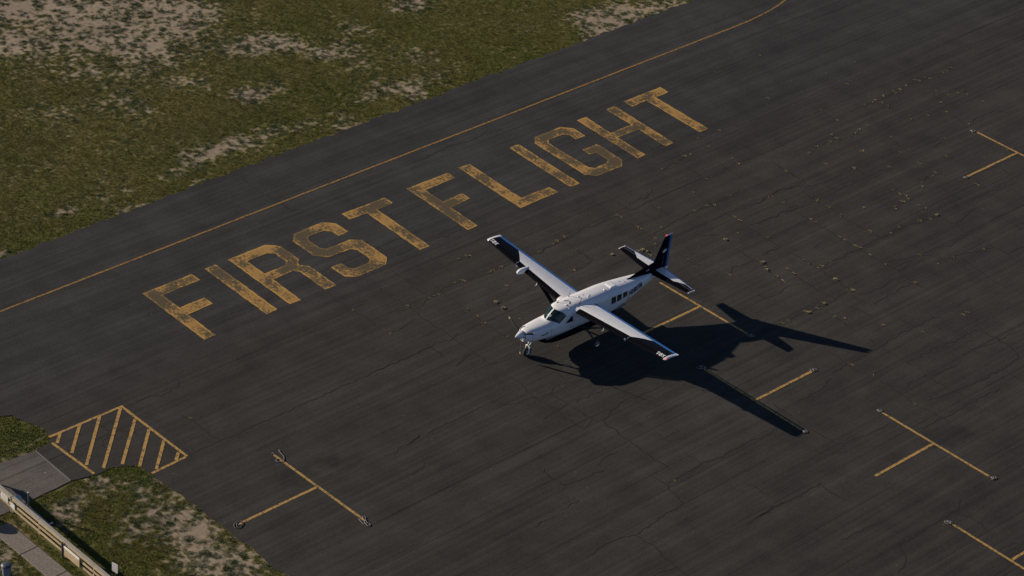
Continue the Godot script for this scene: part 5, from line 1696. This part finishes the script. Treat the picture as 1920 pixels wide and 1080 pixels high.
func fence_corner() -> void:
	var wd := wood(101, 0.62, 0.50, 0.30)
	var wd2 := wood(102, 0.54, 0.43, 0.26)
	var cap := wood(103, 0.52, 0.50, 0.44)
	var F := top("wooden_fence", Vector3(-36.06, 0, -4.0), 0.022)
	tag(F, "long weathered wooden board fence with flat top rail beside the footpath", "fence")
	# rails in board lengths between posts
	for i in 6:
		var z0 := -8.8 + 2.44 * i + 4.0
		var zc := z0 + 1.22
		for r in [[0.30, 0.075], [0.64, 0.075], [0.965, 0.085]]:
			var st := begin()
			box(st, Vector3(-0.065 + 0.004 * sin(i * 3.0 + r[0] * 9.0), r[0] + 0.006 * sin(i * 5.0), zc), Vector3(0.02, r[1], 1.214), 0.005)
			done(st, "rail", wd if (i + int(r[0] * 10.0)) % 2 == 0 else wd2, F)
		var st2 := begin()
		box(st2, Vector3(0.0, 1.075, zc), Vector3(0.10, 0.02, 1.214), 0.005)
		done(st2, "cap_board", cap, F)
		var st3 := begin()
		box(st3, Vector3(0.0, 0.525, z0), Vector3(0.044, 0.53, 0.044), 0.006)
		done(st3, "post", wd2, F)
	# gate across the pavement
	var G := top("wooden_gate", Vector3(-36.2, 0, -10.9))
	tag(G, "closed wooden gate with two rails and white notices across the grey pavement", "gate")
	for i in 2:
		var zc := -1.02 + 2.06 * i
		for r in [[0.62, 0.07], [0.965, 0.085]]:
			var st := begin()
			box(st, Vector3(-0.065, r[0], zc), Vector3(0.02, r[1], 1.02), 0.005)
			done(st, "rail", wd if i == 0 else wd2, G)
		var st2 := begin()
		box(st2, Vector3(0.0, 1.075, zc), Vector3(0.10, 0.02, 1.02), 0.005)
		done(st2, "cap_board", cap, G)
		var s4 := begin()
		box(s4, Vector3(-0.06, 0.40, zc), Vector3(0.018, 0.06, 1.02), 0.005)
		done(s4, "rail", wd2, G)
	for z in [-2.0, 0.0, 2.0]:
		var st3 := begin()
		box(st3, Vector3(0.0, 0.70 if z == 0.0 else 0.525, z), Vector3(0.04, 0.36 if z == 0.0 else 0.53, 0.04), 0.006)
		done(st3, "post", wd2, G)
	var pw := mat(0.62, 0.61, 0.58, 0.6)
	var grey := mat(0.22, 0.23, 0.25, 0.6)
	var n1 := begin()
	box(n1, Vector3(-36.3, 0.74, -9.42), Vector3(0.008, 0.20, 0.34), 0.004)
	var N1 := done(n1, "notice_board", pw)
	tag(N1, "white notice with faint grey lines hung on the wooden gate", "sign", "notices on the gate")
	for r in 5:
		var ln := begin()
		box(ln, Vector3(-36.311, 0.86 - 0.06 * r, -9.42), Vector3(0.003, 0.007, 0.28 - 0.03 * (r % 2)))
		done(ln, "text_line", grey, N1)
	var n2 := begin()
	box(n2, Vector3(-36.3, 0.62, -8.62), Vector3(0.008, 0.17, 0.2), 0.004)
	var N2 := done(n2, "notice_board", pw)
	tag(N2, "small blank white notice where the wooden gate meets the fence", "sign", "notices on the gate")
	# dark post with a slatted board in front of the fence
	var bp := top("slatted_board", Vector3(-36.2, 0, -3.3), 0.022)
	tag(bp, "slatted wooden board with a white top strip and a dark end post against the fence", "board")
	var st5 := begin()
	box(st5, Vector3(-0.02, 0.5, -0.75), Vector3(0.05, 0.52, 0.05), 0.006)
	done(st5, "end_post", wood(104, 0.07, 0.045, 0.035), bp)
	var st6 := begin()
	box(st6, Vector3(0.0, 0.80, 0.03), Vector3(0.025, 0.075, 0.72), 0.008)
	done(st6, "top_strip", mat(0.68, 0.67, 0.64, 0.6), bp)
	for i in 4:
		var st7 := begin()
		box(st7, Vector3(0.0, 0.66 - 0.12 * i, 0.03), Vector3(0.02, 0.05, 0.72), 0.008)
		done(st7, "slat", wd2 if i % 2 == 0 else wd, bp)
	# white counter-rail of the gate behind the fence
	var cr := top("gate_rail", Vector3(-35.58, 0, -7.4))
	tag(cr, "thin white steel rail on short legs in the shade behind the fence", "rail")
	var wp := mat(0.62, 0.63, 0.64, 0.5)
	var s8 := begin()
	tube(s8, [Vector3(0, 0.52, -1.2), Vector3(0, 0.52, 1.16)], 0.03, 10)
	done(s8, "tube", wp, cr)
	var s9 := begin()
	tube(s9, [Vector3(0, 0.52, 1.16), Vector3(0.13, 0.56, 1.17), Vector3(0.24, 0.54, 1.17)], [0.035, 0.045, 0.03], 10)
	done(s9, "end_bracket", wp, cr)
	for z in [-1.1, -0.1, 1.05]:
		var sa := begin()
		tube(sa, [Vector3(0, 0.0, z), Vector3(0, 0.5, z)], 0.028, 8)
		done(sa, "leg", mat(0.16, 0.06, 0.04, 0.7), cr)
	var gb := top("gate_motor", Vector3(-35.6, 0, -9.15))
	tag(gb, "small pale gate motor box on a pedestal behind the wooden gate", "motor box")
	var sb := begin()
	box(sb, Vector3(0, 0.42, 0), Vector3(0.14, 0.2, 0.16), 0.03)
	done(sb, "housing", wp, gb)
	var sc := begin()
	box(sc, Vector3(0, 0.11, 0), Vector3(0.08, 0.11, 0.1), 0.01)
	done(sc, "pedestal", grey, gb)
	var po := top("gate_post", Vector3(-35.47, 0, -8.33))
	tag(po, "slender grey green steel post standing behind the fence", "post")
	var sd := begin()
	tube(sd, [Vector3(0, 0, 0), Vector3(0, 1.34, 0)], 0.045, 12)
	done(sd, "shaft", mat(0.16, 0.17, 0.15, 0.5, 0.3), po)
	var se := begin()
	lathe(se, Vector3(0, 1.335, 0), Vector3.UP, [[0.0, 0.052], [0.02, 0.05], [0.035, 0.0]], 12)
	done(se, "post_cap", wp, po)
	# white sign on a short stake
	var sg := top("stake_sign", Vector3(-35.05, 0, -0.95))
	tag(sg, "blank white sign plate on a short stake in the grass behind the fence", "sign")
	var sf := begin()
	box(sf, Vector3(0.0, 0.72, 0.0), Vector3(0.015, 0.30, 0.2), 0.006, Basis(Vector3.UP, 0.25))
	done(sf, "plate", mat(0.72, 0.70, 0.70, 0.5), sg)
	var sh := begin()
	box(sh, Vector3(0.03, 0.28, 0.0), Vector3(0.03, 0.29, 0.03), 0.004)
	done(sh, "stake", wd, sg)
	# waste bin by the path
	var wb := top("waste_bin", Vector3(-39.42, 0, -4.55))
	tag(wb, "round blue grey waste bin standing in the grass beside the footpath", "bin")
	var si := begin()
	lathe(si, Vector3.ZERO, Vector3.UP, [[0.0, 0.0], [0.0, 0.20], [0.05, 0.22], [0.62, 0.26], [0.66, 0.28], [0.70, 0.28]], 24)
	done(si, "barrel", mat(0.16, 0.19, 0.26, 0.5), wb)
	var sj := begin()
	lathe(sj, Vector3(0, 0.70, 0), Vector3.UP, [[0.0, 0.29], [0.03, 0.29], [0.10, 0.2], [0.13, 0.0]], 24)
	done(sj, "lid", mat(0.06, 0.07, 0.09, 0.5), wb)
	# unseen board beyond the frame, made up to cast a rounded shadow on the path
	var bs := top("unseen_shade_board", Vector3(-39.55, 0, -12.4), 0.0)
	tag(bs, "added round topped board on two legs out of view that shades the path", "sign")
	var bd := begin()
	var ol := []
	for i in 13:
		var a := PI * i / 12.0
		ol.append(Vector3(0.0, 1.45 + 0.55 * sin(a), 0.62 * cos(a)))
	ol.append(Vector3(0, 0.85, -0.62))
	ol.append(Vector3(0, 0.85, 0.62))
	var B2 := Basis(Vector3.UP, -0.6)
	for x in [-0.03, 0.03]:
		for i in ol.size(): flat_tri(bd, B2 * Vector3(x, 1.3, 0), B2 * (ol[i] + Vector3(x, 0, 0)), B2 * (ol[(i + 1) % ol.size()] + Vector3(x, 0, 0)), B2 * Vector3(x, 0, 0))
	for i in ol.size():
		var p: Vector3 = ol[i]
		var q: Vector3 = ol[(i + 1) % ol.size()]
		quad(bd, B2 * (p + Vector3(-0.03, 0, 0)), B2 * (q + Vector3(-0.03, 0, 0)), B2 * (q + Vector3(0.03, 0, 0)), B2 * (p + Vector3(0.03, 0, 0)), B2 * (p - Vector3(0, 1.3, 0)))
	done(bd, "board", wd, bs)
	for z in [-0.4, 0.4]:
		var lg := begin()
		box(lg, B2 * Vector3(0, 0.44, z), Vector3(0.045, 0.44, 0.045), 0.006, B2)
		done(lg, "leg", wd2, bs)

# ------------------------------------------------------------------ tie-down ropes
func ropes() -> void:
	var list := [
		[[-21.1, -4.62, -21.2, -4.36, -21.25, -4.02, -21.35, -3.82, -21.51, -3.7, -21.65, -3.66, -21.84, -3.77, -21.86, -3.92, -21.78, -4.0, -21.63, -4.03], -21.6, -4.55, "open loop of pale rope across the bar of the mark by the grass corner", 0],
		[[-21.51, 2.94, -21.57, 3.26, -21.56, 3.45, -21.49, 3.47, -21.32, 3.12, -21.22, 2.92, -21.1, 2.92, -21.11, 3.04, -21.28, 3.24, -21.34, 3.49, -21.28, 3.57, -21.32, 3.7, -21.45, 3.73, -21.5, 3.63, -21.41, 3.37], -21.3, 3.3, "knotted pale rope at a bar end of the mark by the grass corner", 0],
		[[-26.74, -0.7, -26.86, -0.9, -27.2, -0.83, -27.39, -0.55, -27.18, -0.4, -26.79, -0.63, -26.91, -0.83, -27.15, -0.7, -27.25, -0.5], -27.1, -0.66, "dark coiled rope at the stem end beside the sandy grass corner", 1],
	]
	var ends := [
		[10.07, 13.62, 0.3, "bundled white rope on the mark beyond the wing shadow, nearer the airplane"],
		[10.42, 22.05, 0.33, "looped white rope on the mark beyond the wing shadow, away from the airplane"],
		[4.6, 4.05, 0.42, "rope coil in the airplane shadow at the bar end nearer the fuselage"],
		[4.83, 12.32, 0.27, "white rope coil at the very tip of the wing shadow"],
		[10.02, 8.36, 0.26, "small white rope coil at the sunlit stem end beside the wing shadow"],
		[9.6, 3.5, 0.34, "rope coil in the shadow of the airplane tail"],
		[41.45, -4.82, 0.36, "white rope bundle at the bar end among the weedy cracks"],
		[35.95, -0.95, 0.26, "faint rope coil at the stem end among the weedy cracks"],
		[5.05, 23.15, 0.36, "white twisted rope at the bar end of the mark farthest from the lettering"],
	]
	for e in ends:
		var a := []
		var ph := rng.randf() * TAU
		for i in 26:
			var t := i / 25.0
			var r: float = e[2] * 0.68 * (0.55 + 0.45 * sin(t * 11.0 + ph))
			a.append(e[0] + 0.62 * r * cos(ph + t * 13.0) + 0.1 * sin(t * 5.0))
			a.append(e[1] + r * sin(ph + t * 13.0))
		list.append([a, e[0], e[1], e[3], 0])
	for l in list:
		var o := top("tie_down_rope", Vector3(l[1], 0, l[2]))
		tag(o, l[3], "rope", "tie-down ropes on the apron")
		var cv := Curve3D.new()
		var src := pv(l[0])
		for i in src.size():
			var t := (src[mini(i + 1, src.size() - 1)] - src[maxi(i - 1, 0)]) / 6.0
			var y := 0.036 + 0.012 * sin(i * 1.7)
			cv.add_point(Vector3(src[i].x - l[1], y, src[i].y - l[2]), Vector3(-t.x, 0, -t.y), Vector3(t.x, 0, t.y))
		cv.bake_interval = 0.05
		var st := begin()
		tube(st, Array(cv.get_baked_points()), 0.0145, 6)
		done(st, "strand", M.rope if l[4] == 0 else M.rope_dark, o)
		var an := begin()
		var ring := []
		for i in 13: ring.append(Vector3(0.06 * cos(TAU * i / 12.0), 0.05 + 0.05 * sin(TAU * i / 12.0), 0.02 * cos(TAU * i / 12.0)))
		tube(an, ring, 0.011, 6, 1.0, false)
		done(an, "anchor_ring", M.steel, o)

# ------------------------------------------------------------------ weeds in the cracks
func tuft_mesh(blades: int, r: float, h: float, seed_: int, wide: float) -> ArrayMesh:
	var q := RandomNumberGenerator.new()
	q.seed = seed_
	var st := begin()
	for i in blades:
		var a := q.randf() * TAU
		var d := sqrt(q.randf()) * r
		var base := Vector3(cos(a) * d * 0.55, -0.01, sin(a) * d * 0.55)
		var hh := h * q.randf_range(0.45, 1.0) * (1.0 - 0.5 * d / r)
		var tip := base + Vector3(cos(a) * d * 0.75 + q.randf_range(-0.3, 0.3) * r, hh, sin(a) * d * 0.75 + q.randf_range(-0.3, 0.3) * r)
		var ta := q.randf() * TAU
		var t := Vector3(cos(ta), 0, sin(ta)) * wide * q.randf_range(0.6, 1.2)
		var mid := base.lerp(tip, 0.55) + Vector3(0, hh * 0.15, 0)
		var n := t.cross(tip - base).normalized()
		n = (n + Vector3.UP * 0.9).normalized()
		st.set_normal(n); st.add_vertex(base - t * 0.5)
		st.set_normal(n); st.add_vertex(mid - t * 0.5)
		st.set_normal(n); st.add_vertex(mid + t * 0.5)
		st.set_normal(n); st.add_vertex(mid - t * 0.5)
		st.set_normal(n); st.add_vertex(tip)
		st.set_normal(n); st.add_vertex(mid + t * 0.5)
	return st.commit()

func weeds() -> void:
	var mats := [mat(0.36, 0.31, 0.15, 0.9), mat(0.27, 0.25, 0.11, 0.9), mat(0.50, 0.45, 0.26, 0.9)]
	for m in mats:
		m.backlight_enabled = true
		m.backlight = Color(0.12, 0.11, 0.04)
		m.cull_mode = BaseMaterial3D.CULL_DISABLED
	var small := []
	var big := []
	for i in 4:
		small.append(tuft_mesh(64, 0.095, 0.07, 300 + i, 0.013))
		big.append(tuft_mesh(220, 0.10, 0.13, 320 + i, 0.013))
	for i in range(0, WEEDS.size(), 3):
		var s: float = WEEDS[i + 2]
		var o := MeshInstance3D.new()
		var large := s >= 2.3
		o.mesh = big[(i / 3) % 4] if large else small[(i / 3) % 4]
		o.material_override = mats[2 if s >= 2.3 else (i / 3) % 2]
		o.name = numbered("weed_tuft")
		add_child(o)
		o.position = Vector3(WEEDS[i], 0.004, WEEDS[i + 1])
		o.rotation.y = rng.randf() * TAU
		var k := (0.78 + 0.40 * s) * (1.0 if not large else 0.66)
		o.scale = Vector3(k * rng.randf_range(0.85, 1.25), k * 0.9, k * rng.randf_range(0.85, 1.25))
		var x: float = WEEDS[i]
		var z: float = WEEDS[i + 1]
		var place := "between the airplane tail and the far tie-down mark"
		if Vector2(x, z).distance_to(Vector2(8.5, -6.0)) < 4.5: place = "beside the tail of the airplane"
		elif x < -4.0: place = "in a crack between the lettering and the airplane nose"
		elif x < 4.5: place = "in a crack beside the airplane nose and wing"
		elif z > 1.5: place = "in a crack beside the tail shadow"
		elif z < -13.0: place = "in a crack level with the end of the lettering"
		elif x > 30.0: place = "in a crack around the far tie-down mark"
		if large: tag(o, "bushy round clump of dry weed " + place, "weed", "large weeds in the asphalt cracks")
		else: tag(o, "small flat dry weed " + place, "weed", "small weeds in the asphalt cracks")

# ------------------------------------------------------------------ grass
func is_lawn(x: float, z: float) -> bool:
	if z > -20.0:
		if x > -27.0: return false
		if x < -36.0 + 0.25 and x > -38.0 and z > -8.5: return x > -36.62 and x < -36.2 or x < -37.9
		if z < -9.05 + 0.1 * sin(x * 3.0) and z > -12.85: 
			if x < -31.9: return false
	return not Geometry2D.is_point_in_polygon(Vector2(x, z), apron_near)

var apron_near: PackedVector2Array

func grass() -> void:
	# the part of the apron outline near the grass, for a quick inside test
	apron_near = apron_edge
	var m := StandardMaterial3D.new()
	m.vertex_color_use_as_albedo = true
	m.roughness = 0.9
	m.cull_mode = BaseMaterial3D.CULL_DISABLED
	m.backlight_enabled = true
	m.backlight = Color(0.10, 0.11, 0.03)
	var spots := []
	var cols := []
	var q := RandomNumberGenerator.new()
	q.seed = 77
	var hue := noise(205, 0.12, 3)
	var hue2 := noise(206, 0.9, 2)
	var en := noise(71, 0.35, 3)
	var zones := [Rect2(-32, -66, 84, 36.2), Rect2(-42, -18, 14.8, 25)]
	for zi in 2:
		var zr: Rect2 = zones[zi]
		var count := int(zr.size.x * zr.size.y * (115.0 if zi == 0 else 150.0))
		for i in count:
			var x := zr.position.x + q.randf() * zr.size.x
			var z := zr.position.y + q.randf() * zr.size.y
			var pick := q.randf()
			var sz := q.randf()
			if zi == 0:
				# leave out what lies far outside the picture
				if z < -30.0 - 34.0 or x - z > 75.0 + 0.0 or x + 0.72 * z > 24.0 + 0.0 and false: continue
				if z < -31.5 - (x + 32.0) * 1.15 + 0.0 and x < -8.0: continue
				if z < -62.0 + maxf(0.0, x - 0.0) * 0.78: continue
				if z > -30.75:
					var e := -30.27 + 0.32 * en.get_noise_2d(z * 3.0 + 50.0, x * 3.0)
					if z > e + 0.10 * hue2.get_noise_2d(x * 3.0, 4.0) + 0.03: continue
			elif not is_lawn(x, z): continue
			var b := bare(x, z)
			if b > 0.6 and sz < 0.032:
				# low bushes scattered over the bare sand
				var big := q.randf_range(0.5, 1.3)
				var tone := q.randf_range(0.8, 1.25)
				for c in int(9 * big) + 3:
					var ox := q.randfn(0.0, 0.15 * big)
					var oz := q.randfn(0.0, 0.13 * big)
					if zi == 1 and not is_lawn(x + ox, z + oz): continue
					var s2 := q.randf_range(0.8, 1.5)
					spots.append(Transform3D(Basis(Vector3.UP, q.randf() * TAU).scaled(Vector3(s2, s2 * 1.15, s2)), Vector3(x + ox, -0.04, z + oz)))
					cols.append(Color(0.080 * tone, 0.112 * tone, 0.034 * tone))
			if pick < b * 1.06: continue
			var l := cell(lush_cells, x, z)
			var hn := hue.get_noise_2d(x, z)
			var h2 := hue2.get_noise_2d(x, z)
			var dry := clampf(0.45 + 0.9 * hn + 0.5 * h2 - 0.55 * l + (q.randf() - 0.5) * 0.5, 0.0, 1.0)
			var col := Color(0.125, 0.150, 0.014).lerp(Color(0.200, 0.165, 0.032), dry)
			if b > 0.25: col = col.lerp(Color(0.085, 0.115, 0.036), minf(1.0, (b - 0.25) * 1.6))
			var v := q.randf_range(0.75, 1.25)
			col = Color(col.r * v, col.g * v, col.b * v)
			var s := lerpf(0.75, 1.35, sz) * (1.0 + 0.2 * l) * (1.0 + 0.25 * h2)
			var t := Basis(Vector3.UP, q.randf() * TAU).scaled(Vector3(s, s * (0.8 + 0.5 * q.randf()), s))
			spots.append(Transform3D(t, Vector3(x, -0.04, z)))
			cols.append(col)
			# clumps standing alone on the sand
			if b > 0.35 and q.randf() < 0.10:
				for c in 6:
					var ox := q.randfn(0.0, 0.13)
					var oz := q.randfn(0.0, 0.13)
					if zi == 1 and not is_lawn(x + ox, z + oz): continue
					var s2 := q.randf_range(1.0, 1.9)
					spots.append(Transform3D(Basis(Vector3.UP, q.randf() * TAU).scaled(Vector3(s2, s2 * 1.1, s2)), Vector3(x + ox, -0.04, z + oz)))
					cols.append(Color(0.075, 0.105, 0.035) * q.randf_range(0.8, 1.3))
	var meshes := []
	for i in 3: meshes.append(tuft_mesh(16, 0.10, 0.07, 400 + i, 0.018))
	for k in 3:
		var mm := MultiMesh.new()
		mm.transform_format = MultiMesh.TRANSFORM_3D
		mm.use_colors = true
		mm.mesh = meshes[k]
		var n := 0
		for i in range(k, spots.size(), 3): n += 1
		mm.instance_count = n
		n = 0
		for i in range(k, spots.size(), 3):
			mm.set_instance_transform(n, spots[i])
			mm.set_instance_color(n, cols[i])
			n += 1
		var o := MultiMeshInstance3D.new()
		o.multimesh = mm
		o.material_override = m
		o.name = numbered("grass")
		add_child(o)
		tag(o, ["short olive grass growing on the sandy verge round the apron", "fine yellowish grass mixed through the sandy verge", "dark green grass tufts mixed through the sandy verge"][k], "grass", "", "stuff")
	print("grass tufts ", spots.size())
